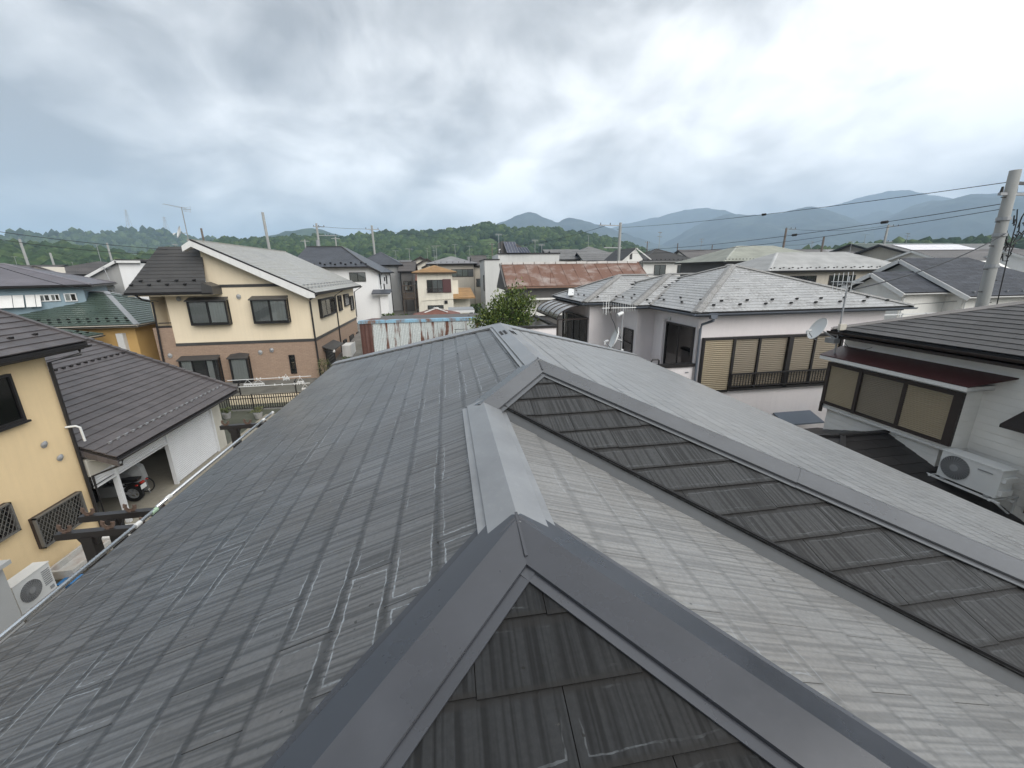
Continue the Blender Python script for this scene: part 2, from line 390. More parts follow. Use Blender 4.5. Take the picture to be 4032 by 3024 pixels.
class Tiler:
    """lays overlapping roofing pieces on sloping faces; the pieces that show largest become objects, the rest one mesh"""
    def __init__(s, root, parent, name, mat, w, expo, th, lap, limit=290, gap=.004, jit=.002, stag=.0):
        s.__dict__.update(locals()); s.pieces = []; s.full = {}
    def face(s, poly, up_hint=None, a_off=0., keep=None, broken=.5):
        """poly: 3D convex polygon whose first edge is the eave"""
        P = [V3(p) for p in poly]; e = (P[1] - P[0]).normalized()
        nrm = e.cross(P[2] - P[0]).normalized()
        if nrm.z < 0: nrm = -nrm
        u = nrm.cross(e).normalized()
        if (sum(P, V3()) / len(P) - P[0]).dot(u) < 0: u = -u
        O = P[0]
        pl = [((p - O).dot(e), (p - O).dot(u)) for p in P]
        if area2(pl) < 0: pl = pl[::-1]
        amin, amax = min(p[0] for p in pl), max(p[0] for p in pl); bmax = max(p[1] for p in pl)
        row = 0; b = 0.
        while b < bmax - .01:
            a = amin - s.w + ((row * broken) % 1.) * s.w + a_off
            while a < amax:
                r = random.Random(int((a + 50) * 97) * 131 + row * 7 + s.seedk())
                dv = r.uniform(-s.jit, s.jit) + (s.stag if r.random() < .35 else 0)
                rect = [(a + s.gap/2, b - dv), (a + s.w - s.gap/2, b - dv), (a + s.w - s.gap/2, b + s.expo + s.lap), (a + s.gap/2, b + s.expo + s.lap)]
                q = clip(rect, pl)
                if len(q) > 2 and area2(q) > s.w * s.expo * .02:
                    c = (min(b + s.expo / 2, bmax))
                    ctr = O + e * (sum(x[0] for x in q) / len(q)) + u * c
                    if keep is None or keep(ctr):
                        s.pieces.append((O, e, u, nrm, (a, b - dv), q, ctr, len(q) == 4 and abs(area2(q) - area2(rect)) < 1e-6, r.random()))
                a += s.w
            b += s.expo; row += 1
        return s
    def seedk(s): return len(s.name)
    def geom(s, m, pc, local):
        O, e, u, nrm, (a0, b0), q, ctr, full, rv = pc; L = s.expo + s.lap; t = s.th
        top = []; bot = []; uvs = []
        for (x, y) in q:
            lift = t * (1 - (y - b0) / L)
            if local: A = V3((x - a0, y - b0, 0)); n_ = V3((0,0,1))
            else: A = O + e * x + u * y; n_ = nrm
            bot.append(A + n_ * (lift * .9)); top.append(A + n_ * (lift + t)); uvs.append((x - a0, y - b0))
        n = len(q)
        fs = [tuple(range(n, 2*n)), tuple(range(n))[::-1]] + [(i, (i+1)%n, n+(i+1)%n, n+i) for i in range(n)]
        uu = [uvs, uvs[::-1]] + [[uvs[i], uvs[(i+1)%n], uvs[(i+1)%n], uvs[i]] for i in range(n)]
        m.add(bot + top, fs, uu)
    def build(s, stuff_name=None):
        def size(pc):
            d = pc[6] - CAM; L = d.length
            if not in_view(pc[6]): return 0.
            return abs(area2(pc[5])) * max(0., -pc[3].dot(d) / L) / (L * L)
        sz = [size(p) for p in s.pieces]; order = sorted(range(len(s.pieces)), key=lambda i: -sz[i])
        solo = set(i for i in order[:s.limit] if sz[i] > 0)
        rest = M(); org = root_loc(s.root)
        for i, pc in enumerate(s.pieces):
            if i in solo:
                O, e, u, nrm, (a0, b0), q, ctr, full, rv = pc
                if full:
                    if 'me' not in s.full:
                        m = M(); s.geom(m, pc, True); s.full['me'] = m.mesh(s.name); s.full['me'].materials.append(s.mat)
                    me = s.full['me']
                else:
                    m = M(); s.geom(m, pc, True); me = m.mesh(s.name); me.materials.append(s.mat)
                o = link(s.name, me, s.parent); R = Matrix((e, u, nrm)).transposed().to_4x4()
                o.matrix_local = Matrix.Translation(O + e * a0 + u * b0 - org) @ R
            else:
                rest.cr = pc[8] * .998 + .001; s.geom(rest, pc, False)
        if rest.f: rest.obj(stuff_name or s.name + 's_beyond', s.mat, s.parent, kind='stuff')

def slab(m, poly, th):
    """roof plane as a slab of thickness th (straight down)"""
    return m.prism([V3(p) for p in poly], V3((0, 0, -th)))

def strip_rows(m, poly, expo, th, lap=.03, joint=0., jrow=.5):
    """horizontal roofing courses on a sloping convex polygon (first edge = eave), each course a thin wedge; optional vertical joints"""
    P = [V3(p) for p in poly]; e = (P[1]-P[0]).normalized(); nrm = e.cross(P[2]-P[0]).normalized()
    if nrm.z < 0: nrm = -nrm
    u = nrm.cross(e).normalized()
    if (sum(P, V3())/len(P) - P[0]).dot(u) < 0: u = -u
    pl = [((p-P[0]).dot(e), (p-P[0]).dot(u)) for p in P]
    if area2(pl) < 0: pl = pl[::-1]
    amin, amax = min(p[0] for p in pl), max(p[0] for p in pl); bmax = max(p[1] for p in pl); b = 0.; row = 0
    while b < bmax - .01:
        w = joint or (amax - amin + 1); a = amin - ((row*jrow) % 1.) * w
        while a < amax:
            g = .006 if joint else 0
            q = clip([(a+g, b), (a+w-g, b), (a+w-g, b+expo+lap), (a+g, b+expo+lap)], pl)
            if len(q) > 2:
                L = expo + lap; n = len(q); m.cr = rng.random() * .998 + .001
                lo = [P[0]+e*x+u*y+nrm*(th*(1-(y-b)/L)*.9) for x, y in q]; hi = [P[0]+e*x+u*y+nrm*(th*(1-(y-b)/L)+th) for x, y in q]
                m.add(lo+hi, [tuple(range(n,2*n)), tuple(range(n))[::-1]] + [(i,(i+1)%n,n+(i+1)%n,n+i) for i in range(n)])
            a += w
        b += expo; row += 1
    return m

# ---- roofs: return list of faces (eave edge first), each a convex polygon; built on eave rectangle at height z
def hip_faces(x0, x1, y0, y1, z, p):
    wx, wy = (x1-x0)/2, (y1-y0)/2
    if wx >= wy:
        t = wy; h = z + p*t; A = (x0+t, y0+t, h); B = (x1-t, y0+t, h)
    else:
        t = wx; h = z + p*t; A = (x0+t, y0+t, h); B = (x0+t, y1-t, h)
    a, b, c, d = (x0,y0,z), (x1,y0,z), (x1,y1,z), (x0,y1,z)
    def cl(f): return f if (V3(f[2])-V3(f[3])).length > 1e-4 else f[:3]
    if wx >= wy: F = dict(S=cl([a,b,B,A]), E=[b,c,B], N=cl([c,d,A,B]), W=[d,a,A])
    else: F = dict(S=[a,b,A], E=cl([b,c,B,A]), N=[c,d,B], W=cl([d,a,A,B]))
    return F, A, B
def gable_faces(x0, x1, y0, y1, z, p, axis='y', off=.5):
    """ridge along axis; off = where the ridge lies across the span"""
    if axis == 'y':
        xr = x0 + (x1-x0)*off; h = z + p*(xr-x0); zr = h - p*(x1-xr)
        return dict(W=[(x0,y1,z),(x0,y0,z),(xr,y0,h),(xr,y1,h)], E=[(x1,y0,zr),(x1,y1,zr),(xr,y1,h),(xr,y0,h)]), (xr,y0,h), (xr,y1,h)
    yr = y0 + (y1-y0)*off; h = z + p*(yr-y0); zr = h - p*(y1-yr)
    return dict(S=[(x0,y0,z),(x1,y0,z),(x1,yr,h),(x0,yr,h)], N=[(x1,y1,zr),(x0,y1,zr),(x0,yr,h),(x1,yr,h)]), (x0,yr,h), (x1,yr,h)

# ---- windows: face = 'S' (-Y), 'N', 'W' (-X), 'E' (+X); c = coordinate of the wall plane, a0..a1 along the wall, z0..z1
def fpt(face, c, a, z, o):
    """point at wall coordinate a, height z, o metres out of the wall"""
    return {'S': (a, c - o, z), 'N': (a, c + o, z), 'W': (c - o, a, z), 'E': (c + o, a, z)}[face]
def fbox(m, face, c, a0, a1, z0, z1, o0, o1):
    p = fpt(face, c, a0, z0, o0); q = fpt(face, c, a1, z1, o1)
    return m.box(p[0], q[0], p[1], q[1], p[2], q[2])
def window(root, face, c, a0, a1, z0, z1, frame=None, leaves=2, curtain='', d=.07, fw=.05, name='window', label=None, glass=None, sill=False, screen=0):
    frame = frame or DARK; m = M()
    for (x0, x1, y0, y1) in ((a0, a1, z1-fw, z1), (a0, a1, z0, z0+fw), (a0, a0+fw, z0+fw, z1-fw), (a1-fw, a1, z0+fw, z1-fw)):
        fbox(m, face, c, x0, x1, y0, y1, .002, d)
    for i in range(1, leaves):
        x = a0 + (a1-a0)*i/leaves; fbox(m, face, c, x-fw*.45, x+fw*.45, z0+fw, z1-fw, .03, d-.012)
    if sill: fbox(m, face, c, a0-.04, a1+.04, z0-.05, z0, .002, d+.05)
    w = m.obj(name, frame, root, label=label)
    b = M(); fbox(b, face, c, a0+fw, a1-fw, z0+fw, z1-fw, .002, .008); b.obj('dark_interior', ROOMD, w)
    for i in range(leaves):
        x0 = a0 + (a1-a0)*i/leaves + fw*.6; x1 = a0 + (a1-a0)*(i+1)/leaves - fw*.6
        g = M(); o = d - .03 if i % 2 == 0 else d - .045
        fbox(g, face, c, x0, x1, z0+fw, z1-fw, o, o+.005); g.obj('pane', glass or GLASS, w)
        if i < len(curtain) and curtain[i] in 'cgwhr':
            k = M(); n = 18; vs = []; amp = .008; xs0, xs1 = x0, x1
            if curtain[i] == 'h': xs1 = x0 + (x1-x0)*.45
            if curtain[i] == 'r': xs0 = x0 + (x1-x0)*.55
            for j in range(n+1):
                t = j/n; a = xs0 + (xs1-xs0)*t; oo = .018 + amp*math.sin(t*n*1.25 + a*7)
                vs += [fpt(face, c, a, z0+fw+.01, oo), fpt(face, c, a, z1-fw, oo)]
            nn = len(vs); vs += [tuple(V3(v) - V3(fpt(face, c, 0, 0, .003)) + V3(fpt(face, c, 0, 0, 0))) for v in vs]
            fs = [(2*j, 2*j+2, 2*j+3, 2*j+1) for j in range(n)] + [(nn+2*j, nn+2*j+1, nn+2*j+3, nn+2*j+2) for j in range(n)]
            k.add(vs, fs); k.obj('curtain', CURTG if curtain[i] == 'g' else CURT, w, smooth=True)
    return w
def shutter(root, face, c, a0, a1, z0, z1, mat, pitch=.045, d=.05, o=.0, name='shutter_panel', label=None):
    """louvred storm shutter: a backing sheet with rounded slats standing proud"""
    m = M(); fbox(m, face, c, a0, a1, z0, z1, o+.002, o+d*.5)
    n = max(2, int((z1-z0)/pitch)); h = (z1-z0)/n
    for i in range(n):
        z = z0 + i*h
        A = [fpt(face, c, a, zz, oo) for a in (a0+.004, a1-.004) for zz, oo in ((z+.004, o+d*.5), (z+h*.35, o+d), (z+h*.7, o+d*.9), (z+h-.002, o+d*.5))]
        m.add(A, [(0,4,5,1),(1,5,6,2),(2,6,7,3),(0,1,2,3),(7,6,5,4)])
    return m.obj(name, mat, root, label=label)
def pipe(root, pts, r, mat, name='downpipe', parent=None, label=None):
    m = M(); m.tube(pts, r, 8); return m.obj(name, mat, parent or root, smooth=False, label=label)
def gutter(root, a, b, mat, r=.06, name='gutter'):
    m = M(); a, b = V3(a), V3(b); d = (b-a).normalized(); x = d.cross(V3((0,0,1))).normalized(); prof = []
    for k in range(7):
        t = math.pi * k / 6; prof.append((-math.cos(t)*r, -math.sin(t)*r))
    prof += [(px*.82, pz*.82) for px, pz in prof[::-1]]
    n = len(prof); vs = [p + x*px + V3((0,0,pz)) for p in (a, b) for px, pz in prof]
    m.add(vs, [(i, (i+1)%n, n+(i+1)%n, n+i) for i in range(n)] + [tuple(range(n))[::-1], tuple(range(n,2*n))])
    return m.obj(name, mat, root)
def guards(root, parent, face, rows, step, mat, a_in=.4, size=.09, name='snow_guard', limit=300, stag=True):
    """small snow guards standing on a roof face; rows = distances up the slope"""
    P = [V3(p) for p in face]; e = (P[1]-P[0]); Lg = e.length; e.normalize(); nrm = e.cross(P[2]-P[0]).normalized()
    if nrm.z < 0: nrm = -nrm
    u = nrm.cross(e).normalized()
    if (sum(P, V3())/len(P) - P[0]).dot(u) < 0: u = -u
    pl = [((p-P[0]).dot(e), (p-P[0]).dot(u)) for p in P]
    if area2(pl) < 0: pl = pl[::-1]
    m = M(); s = size
    m.add([(-s/2,0,0),(s/2,0,0),(s/2,s*.9,.0),(-s/2,s*.9,0),(-s/2,0,.02),(s/2,0,.02),(s*.5,.01,s*.75),(-s*.5,.01,s*.75),(-s*.5,.03,s*.75),(s*.5,.03,s*.75),(s*.5,s*.9,.02),(-s*.5,s*.9,.02)],
          [(0,1,5,4),(4,5,6,7),(7,6,9,8),(8,9,10,11),(11,10,2,3),(1,2,10,9,6,5),(0,4,7,8,11,3)])
    me = m.mesh(name); me.materials.append(mat); org = root_loc(root); cnt = 0
    for ri, b in enumerate(rows):
        a = a_in + (step/2 if (stag and ri % 2) else 0)
        while a < Lg - .2 and cnt < limit:
            ok = all((pl[(i+1)%len(pl)][0]-pl[i][0])*(b-pl[i][1]) - (pl[(i+1)%len(pl)][1]-pl[i][1])*(a-pl[i][0]) > .15 for i in range(len(pl)) if abs(pl[i][1]) + abs(pl[(i+1)%len(pl)][1]) > 1e-6)
            if ok:
                o = link(name, me, parent); o.matrix_local = Matrix.Translation(P[0] + e*a + u*b + nrm*.03 - org) @ Matrix((e,u,nrm)).transposed().to_4x4(); cnt += 1
            a += step
def cap_strip(m, a, b, w, drop, h=.0, flange=0., nrmz=True):
    """folded metal cap along the line a-b: two faces falling away from the crest, a turned-down edge and a flange on each side.
    a, b: crest points; w half width; drop: fall of each face; h edge height; flange width"""
    a, b = V3(a), V3(b); d = (b-a).normalized(); x = d.cross(V3((0,0,1))).normalized(); z = x.cross(d).normalized()
    e = -drop - h; g = .7*drop/w
    pr = [(0, 0), (w, -drop), (w, -drop-.009), (w-.022, -drop-.006), (w-.022, e+.010)]
    if flange: pr += [(w+flange, e+.010-flange*g), (w+flange, e+.006-flange*g), (w-.028, e)]
    else: pr += [(w-.028, e)]
    right = pr; left = [(-px, pz) for px, pz in pr[1:]][::-1]
    prof = left + right
    prof_in = [(0, -.012)]
    n = len(prof); vs = [p + x*px + z*pz for p in (a, b) for px, pz in prof]
    fs = [(i, i+1, n+i+1, n+i) for i in range(n-1)] + [(n-1, 0, n, 2*n-1)] + [tuple(range(n))[::-1], tuple(range(n, 2*n))]
    return m.add(vs, fs)

def turn(t, ang, pivot):
    """turn a finished thing about a vertical axis through pivot"""
    c, s_ = math.cos(ang), math.sin(ang); px, py = pivot; x, y, z = t.location
    t.location = (px+(x-px)*c-(y-py)*s_, py+(x-px)*s_+(y-py)*c, z); t.rotation_euler.z = ang

# ------------------------------------------------------------------ ground and terrain
def gz(x, y):
    r = math.hypot(x, y)
    h = max(0., min(1., (y - 22) / 30.)); h = h*h*(3-2*h)
    return h * 2.0 + max(0., r - 90) * .012 + max(0., min(r, 900) - 330) * .02
def mk_ground():
    m = M(); xs = [-9000,-5000,-2500,-1200,-800,-500,-350,-250,-180,-130,-100,-80,-60,-45,-30,-20,-12,-6,0,6,12,20,30,45,60,80,100,130,180,250,350,500,800,1200,2500,5000,9000]
    ys = [-600,-200,-60,-20,-5,5,12,18,22,26,30,34,38,42,46,52,60,70,80,90,110,140,180,240,320,420,520,650,800,1000,1500,2500,5000,9000]
    vs = [(x, y, gz(x, y)) for y in ys for x in xs]; n = len(xs)
    fs = [(j*n+i, j*n+i+1, (j+1)*n+i+1, (j+1)*n+i) for j in range(len(ys)-1) for i in range(n-1)]
    k = NT('town_ground'); P = k.pos(); a = k.noise(P, .05, 4); b = k.noise(P, 1.2, 5, .65)
    far = k.math('GREATER_THAN', k.n('ShaderNodeVectorMath', operation='LENGTH').outputs['Value'], 1e9)
    d = k.n('ShaderNodeVectorMath', operation='LENGTH'); k.l(P, d.inputs[0])
    c = k.mix(k.ramp(a, [(.42, 0.), (.55, 1.)]), (.19, .18, .165, 1), (.09, .095, .07, 1))
    field = k.mix(k.ramp(k.noise(P, .012, 3), [(.4, 0.), (.6, 1.)]), (.05, .085, .025, 1), (.09, .12, .045, 1))
    c = k.mix(k.ramp(k.math('MULTIPLY', d.outputs['Value'], .001), [(.20, 0.), (.26, 1.)]), c, field)
    c = k.mix(1., c, k.ramp(b, [(.25, .7), (.75, 1.3)]), 'MULTIPLY')
    mt = k.setp(c, .9, 0., .2)
    o = m.add(vs, fs).obj('ground', mt); structure(o)
mk_ground()
# concrete yard between the houses on the left, and a gravel bed below our wall
YARD = pm('yard_concrete', (.30, .275, .22), .85, .35, .5, .2, 30, rain=.2)
m = M(); m.box(-10.3, -5.2, 9.8, 23.2, -.2, .03); structure(m.obj('concrete_yard', YARD))
m = M(); m.box(-15.2, -10.3, 12.2, 18.9, -.2, .034); structure(m.obj('garage_floor', YARD))
GRAV = pm('gravel_soil', (.085, .075, .06), .95, .8, 6., .8, 60)
m = M(); m.box(-10.3, -3.2, 2.0, 9.8, -.2, .02); structure(m.obj('gravel_path', GRAV))

# ------------------------------------------------------------------ the slate roof we look along
S_ = .349
XL, XR, XRW = -2.308, 4.589, 3.600
Cp, Pp, Bp, Fp = V3((.212, 1.273, 6.6295)), V3((.212, 2.661, 6.6295)), V3((.7065, 3.155, 6.802)), V3((.7065, 5.606, 6.802))
ZE, ZL = 5.447, 5.75
own = thing('slate_roof_house', (1.1, 3.6, 0), 'grey ribbed slate roof with steel ridge caps filling the whole foreground', 'house')
OWNW = pm('own_stucco', (.55, .53, .49), .9, .2, 1., .3, 60)
m = M(); m.box(-1.9, 4.1, -.2, 8.2, 0, 5.42).box(-1.9, 3.1, -1.7, -.2, 0, 5.42); m.obj('wall', OWNW, own)
fL_A = [(XL,-1.247,ZL),(XL,8.621,ZL),(.212,6.101,6.6295),(.212,1.273,6.6295)]
fL_B = [(.212,2.661,6.6295),(.212,6.101,6.6295),(.7065,5.606,6.802),(.7065,3.155,6.802)]
fR = [(XR,-.727,ZE),(XR,9.489,ZE),tuple(Fp),tuple(Bp)]
fWR = [(XRW,-2.115,ZE),(XRW,-.727,ZE),tuple(Pp),tuple(Cp)]
fFW = [(XL,-2.115,ZE),(XRW,-2.115,ZE),tuple(Cp),(XL,-1.247,ZL)]
fFM = [(XRW,-.727,ZE),(XR,-.727,ZE),tuple(Bp),tuple(Pp)]
fBK = [(XR,9.489,ZE),(XL,8.621,ZL),tuple(Fp)]
m = M()
for f in (fL_A, fL_B, fR, fWR, fFW, fFM, fBK): slab(m, [V3(p) - V3((0,0,.012)) for p in f], .10)
roof = m.obj('roof', UNDER, own)
def slates(mat, limit, faces):
    T = Tiler(own, roof, 'roof_slate', mat, .455, .182, .0095, .06, limit=limit, gap=.0025, jit=.001, stag=.007)
    for f, a in faces: T.face(f, a_off=a)
    T.build('roof_slates_beyond')
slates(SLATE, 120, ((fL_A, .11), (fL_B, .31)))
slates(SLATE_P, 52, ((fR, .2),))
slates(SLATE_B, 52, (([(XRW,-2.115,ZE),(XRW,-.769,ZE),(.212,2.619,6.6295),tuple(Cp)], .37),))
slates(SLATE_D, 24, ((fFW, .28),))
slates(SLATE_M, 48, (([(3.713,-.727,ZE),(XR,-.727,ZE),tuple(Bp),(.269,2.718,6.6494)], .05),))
# valley gutter: sheet on both slopes, and a dark strip added as the shadow under the cut slates
def onFM(x, y): return 5.75 + S_*(y-.141)
def onWR(x, y): return 5.75 + S_*(2.732-x)
m = M()
def vline(k, fn, dz): return [(x, k-x, fn(x, k-x)+dz) for x in (.25 if k < 2.9 else .30, 3.66)]
a, b, c = vline(2.80, onWR, .012), vline(2.873, onWR, .004), vline(3.02, onFM, .006)
m.prism([a[0], a[1], b[1], b[0]], (0,0,-.01)); m.prism([b[0], b[1], c[1], c[0]], (0,0,-.01))
m.obj('valley_gutter', VALLEY, roof)
m = M(); a, b = vline(2.997, onFM, .014); m.bar(a, b, .016, .022); m.obj('valley_batten', UNDER, roof)
def cap(name, a, b, w, drop, h, fl, n, lift=0., over=.06, trim0=0., trim1=0., mat=None):
    a, b = V3(a), V3(b); d = (b-a).normalized(); a = a + d*trim0; b = b - d*trim1
    for i in range(n):
        p = a + (b-a)*(i/n); q = a + (b-a)*((i+1)/n)
        if i < n-1: q = q + d*over
        k = M(); z = lift + .0025*(i % 2); cap_strip(k, p + V3((0,0,z)), q + V3((0,0,z)), w, drop, h, fl); k.obj(name, mat or CAPM, roof)
up = V3((0,0,.046))
cap('ridge_cap', Pp+up, Cp+up, .112, .044, .020, .034, 1, trim0=-.06, trim1=-.02, mat=CAPR)
cap('ridge_cap', Fp+up, Bp+up, .112, .044, .020, .034, 2, trim0=0, trim1=-.03, mat=CAPR)
HC = dict(w=.114, drop=.041, h=.019, fl=.034)
for (p, q, n) in ((Cp, (XL, -1.247, ZL), 2), (Cp, (XRW, -2.115, ZE), 3), (Bp, (XR, -.727, ZE), 3), (Bp, (.212-.03, 2.661-.03, 6.6295-.01), 1), (Fp, (XL, 8.621, ZL), 2), (Fp, (XR, 9.489, ZE), 3)):
    cap('hip_cap', V3(p)+up, V3(q)+up, HC['w'], HC['drop'], HC['h'], HC['fl'], n, lift=.004, trim0=-.012, mat=CAPM if p is Cp else CAPB if p is Bp else CAPR)
# seam strips where two hip caps meet
m = M(); m.bar(Cp+V3((-.004,.02,.058)), Cp+V3((.004,-.14,-.006)), .010, .006); m.obj('cap_seam', CAPM, roof)
m = M(); m.bar(Bp+V3((0,.02,.058)), Bp+V3((.004,-.14,-.006)), .010, .006); m.obj('cap_seam', CAPM, roof)
# ventilation slots pressed through the ridge cap near its far end, and small fixing screws
for sgn in (-1, 1):
    for r_ in range(2):
        for k in range(4):
            y = 4.70 + k*.075 + r_*.035; x0 = .024 + r_*.042; k_ = M()
            zz = lambda o: Fp.z + .046 - o*.044/.112 + .004
            xa, xb = Fp.x + sgn*x0, Fp.x + sgn*(x0+.030)
            k_.bar((xa, y, zz(x0)), (xb, y, zz(x0+.03)), .022, .004); k_.obj('vent_slot', UNDER, roof)
scr = M().disc((0,0,0), (0,0,1), .008, 8, .006).mesh('cap_screw'); scr.materials.append(GREYM)
def screws(a, b, off, n):
    a, b = V3(a), V3(b); d = (b-a).normalized(); x = d.cross(V3((0,0,1))).normalized()
    for i in range(n):
        p = a + (b-a)*((i+.6)/n) + x*off + V3((0,0,-.062))
        o = link('cap_screw', scr, roof); o.matrix_local = Matrix.Translation(p - own.location)
        if i > 60: break
screws(Bp+up+V3((0,0,.004)), (XR,-.727,ZE+.03), .135, 12); screws(Cp+up, (XRW,-2.115,ZE+.03), .136, 9)
gutter(own, (XR+.05, 9.4, ZE-.06), (XR+.05, -.7, ZE-.06), BROWNM, .05)
m = M(); m.box(XL+.02, -1.9, -1.2, 8.5, 5.50, 5.53).box(4.1, XR-.02, -.6, 9.2, 5.25, 5.28); m.obj('eave_soffit', WHITE, own)
m = M(); m.box(-3.95,-1.9,2.4,6.9,2.75,2.9).box(-3.95,-3.87,2.4,6.9,2.9,3.85).box(-3.87,-1.9,2.4,2.48,2.9,3.85).box(-3.87,-1.9,6.82,6.9,2.9,3.85); m.obj('balcony', OWNW, own)

# ------------------------------------------------------------------ laundry rail stands and poles outside our eave
STAND = pm('stand_black', (.020, .017, .016), .42, .3, 3., spec=.6)
HOOK = pm('hook_brown', (.16, .11, .085), .45, .3, 6., metal=.3)
def t_stand(y, label, xs, zt=5.457, xp=-3.10, wp=.085):
    t = thing('laundry_stand', (xp, y, 2.9), label, 'laundry stand', 'black laundry pole stands along our eave')
    m = M(); m.box(xp-wp/2, xp+wp/2, y-wp/2, y+wp/2, 2.9, zt-.03); m.prism([(xp-.09,y-.02,zt-.03),(xp+.09,y-.02,zt-.03),(xp+.045,y-.02,zt-.12),(xp-.045,y-.02,zt-.12)], (0,.04,0)); m.obj('post', STAND, t)
    m = M(); m.box(xs[0], xs[1], y-.03, y+.03, zt-.035, zt+.022); m.obj('crossbeam', STAND, t)
    for xh in (xs[0]+.07, (xs[0]+xs[1])/2, xs[1]-.04 if False else -2.645):
        pts = [(xh+.040*math.cos(a), y, zt+.070+.042*math.sin(a)) for a in [math.pi*(.80+1.30*i/9) for i in range(10)]]
        m = M(); [m.bar(pts[i], pts[i+1], .030, .007, up=(0,1,0)) for i in range(9)]; m.box(xh-.012, xh+.012, y-.018, y+.018, zt+.02, zt+.032); m.obj('hook', HOOK, t)
    return t
t_stand(3.50, 'black T shaped laundry stand under the near pole, nearest the light green pole cap', (-3.33, -2.55))
t_stand(3.76, 'black T shaped laundry stand just behind the nearest one', (-3.35, -2.54))
t_stand(5.98, 'dark T shaped laundry stand at the far end of the long steel pole', (-3.27, -2.55))
GREENCAP = pm('green_plastic', (.42, .58, .42), .5, .1)
def lpole(y0, y1, z, label, caps, joints, x=-2.645, r=.0165):
    t = thing('laundry_pole', (x, y0, z), label, 'laundry pole', 'steel laundry poles along our eave')
    m = M(); m.tube([(x, y0, z), (x, y1, z+.004)], r, 12); m.obj('tube', CHROME, t, smooth=True)
    for yy in caps: M().tube([(x, yy-.035, z), (x, yy+.035, z)], r+.0035, 12).obj('end_cap', GREENCAP if yy > 3 and yy < 4 else WHITE, t)
    for yy in joints: M().tube([(x, yy-.03, z+.001), (x, yy+.03, z+.001)], r+.004, 12).obj('joint_sleeve', WHITE, t)
lpole(-.4, 3.60, 5.545, 'near shiny laundry pole ending in a light green cap', [3.60], [3.40])
lpole(3.64, 6.16, 5.560, 'far shiny laundry pole running along our eave to the distant stand', [6.16], [3.80, 5.86])

# ------------------------------------------------------------------ yellow house and garage on the left
YEL = pm('yellow_stucco', (.78, .60, .355), .9, .10, .8, .35, 90, rain=.08)
TILEB = roof_mat('brown_flat_tile', (.088, .078, .078), .42, rndv=.12, vs=1.5)
yh = thing('yellow_house', (-14.2, 8, 0), 'pale yellow rendered two storey house with brown tiled roof', 'house')
m = M(); m.box(-18, -10.4, 2.5, 12.12, 0, 5.72); m.prism([(-18,2.6,5.72),(-10.4,2.6,5.72),(-14.2,2.6,7.3)], (0,9.5,0)); m.obj('wall', YEL, yh)
m = M(); m.box(-10.4,-10.375, 2.5, 12.12, 0, .32); m.obj('plinth', CONC, yh)
f, A, B = gable_faces(-18.5, -9.95, 2.0, 12.92, 5.80, .46, 'y')
m = M()
for q in f.values(): slab(m, [V3(p)-V3((0,0,.02)) for p in q], .14)
yroof = m.obj('roof', DARK, yh)
T = Tiler(yh, yroof, 'roof_tile', TILEB, .305, .28, .026, .05, limit=200, jit=.003)
T.face(f['E'], a_off=.1); T.build('roof_tiles_beyond')
m = M(); m.bar((-9.95,12.93,5.84),(-14.2,12.93,7.80),.10,.09); m.obj('rake_tiles', TILEB, yroof)
guards(yh, yroof, f['E'], [.62], .62, DARK, .3, .09)
gutter(yh, (-9.90, 2.2, 5.72), (-9.90, 12.9, 5.72), DARK, .07)
m = M(); m.box(-10.4,-9.97,2.3,12.8,5.62,5.66); m.obj('soffit', DARK, yh)
m = M(); m.tube([(-9.9,12.55,5.66),(-9.9,12.55,5.52),(-10.33,12.12,5.40),(-10.34,12.10,.1)], .042, 8); m.obj('downpipe', DARK, yh)
window(yh, 'E', -10.4, 9.2, 11.10, 4.18, 5.35, DARK, 2, 'hc', .09, .06, label='upper window with half drawn curtain', sill=True)
def grille(w, a0, a1, z0, z1):
    m = M(); c = -10.4; fr = .14
    for (x0,x1,y0,y1) in ((a0,a1,z1-.035,z1),(a0,a1,z0,z0+.035),(a0,a0+.035,z0,z1),(a1-.035,a1,z0,z1)): fbox(m,'E',c,x0,x1,y0,y1,.08,.15)
    h = z1-z0; x = a0-h
    while x < a1:
        for sg in (1,-1):
            p0 = (x, z0) if sg > 0 else (x, z1); dx = h*.62
            q = clip([(p0[0]-.006,p0[1]),(p0[0]+.006,p0[1]),(p0[0]+dx+.006,z1 if sg>0 else z0),(p0[0]+dx-.006,z1 if sg>0 else z0)][::sg], [(a0+.03,z0+.03),(a1-.03,z0+.03),(a1-.03,z1-.03),(a0+.03,z1-.03)])
            if len(q) > 2: m.prism([fpt('E',c,u,v,.125 if sg>0 else .110) for u,v in q], (.010,0,0))
        x += .105
    m.obj('security_grille', pm('grille_grey',(.13,.125,.115),.5,.2,4.), w)
for (a0,a1,z0,z1) in ((10.42,11.76,1.0,1.84),(8.6,10.08,1.78,2.52)):
    w = window(yh,'E',-10.4,a0,a1,z0,z1,BROWNM,2,'gg',.07,.05); grille(w,a0,a1,z0,z1)
for (y,z) in ((11.36,3.40),(11.64,2.90)):
    m = M(); m.disc((-10.4,y,z),(1,0,0),.075,14,.03); m.dish((-10.33,y,z+.01),(-1,0,.3),.085,.05,3,14); m.obj('vent_hood', GREYM, yh, smooth=False)
m = M(); m.tube([(-10.38,12.04,3.62),(-10.18,12.10,3.62),(-10.12,12.14,3.56),(-10.12,12.16,3.15)], .028, 8); m.obj('drain_pipe', WHITEM, yh)

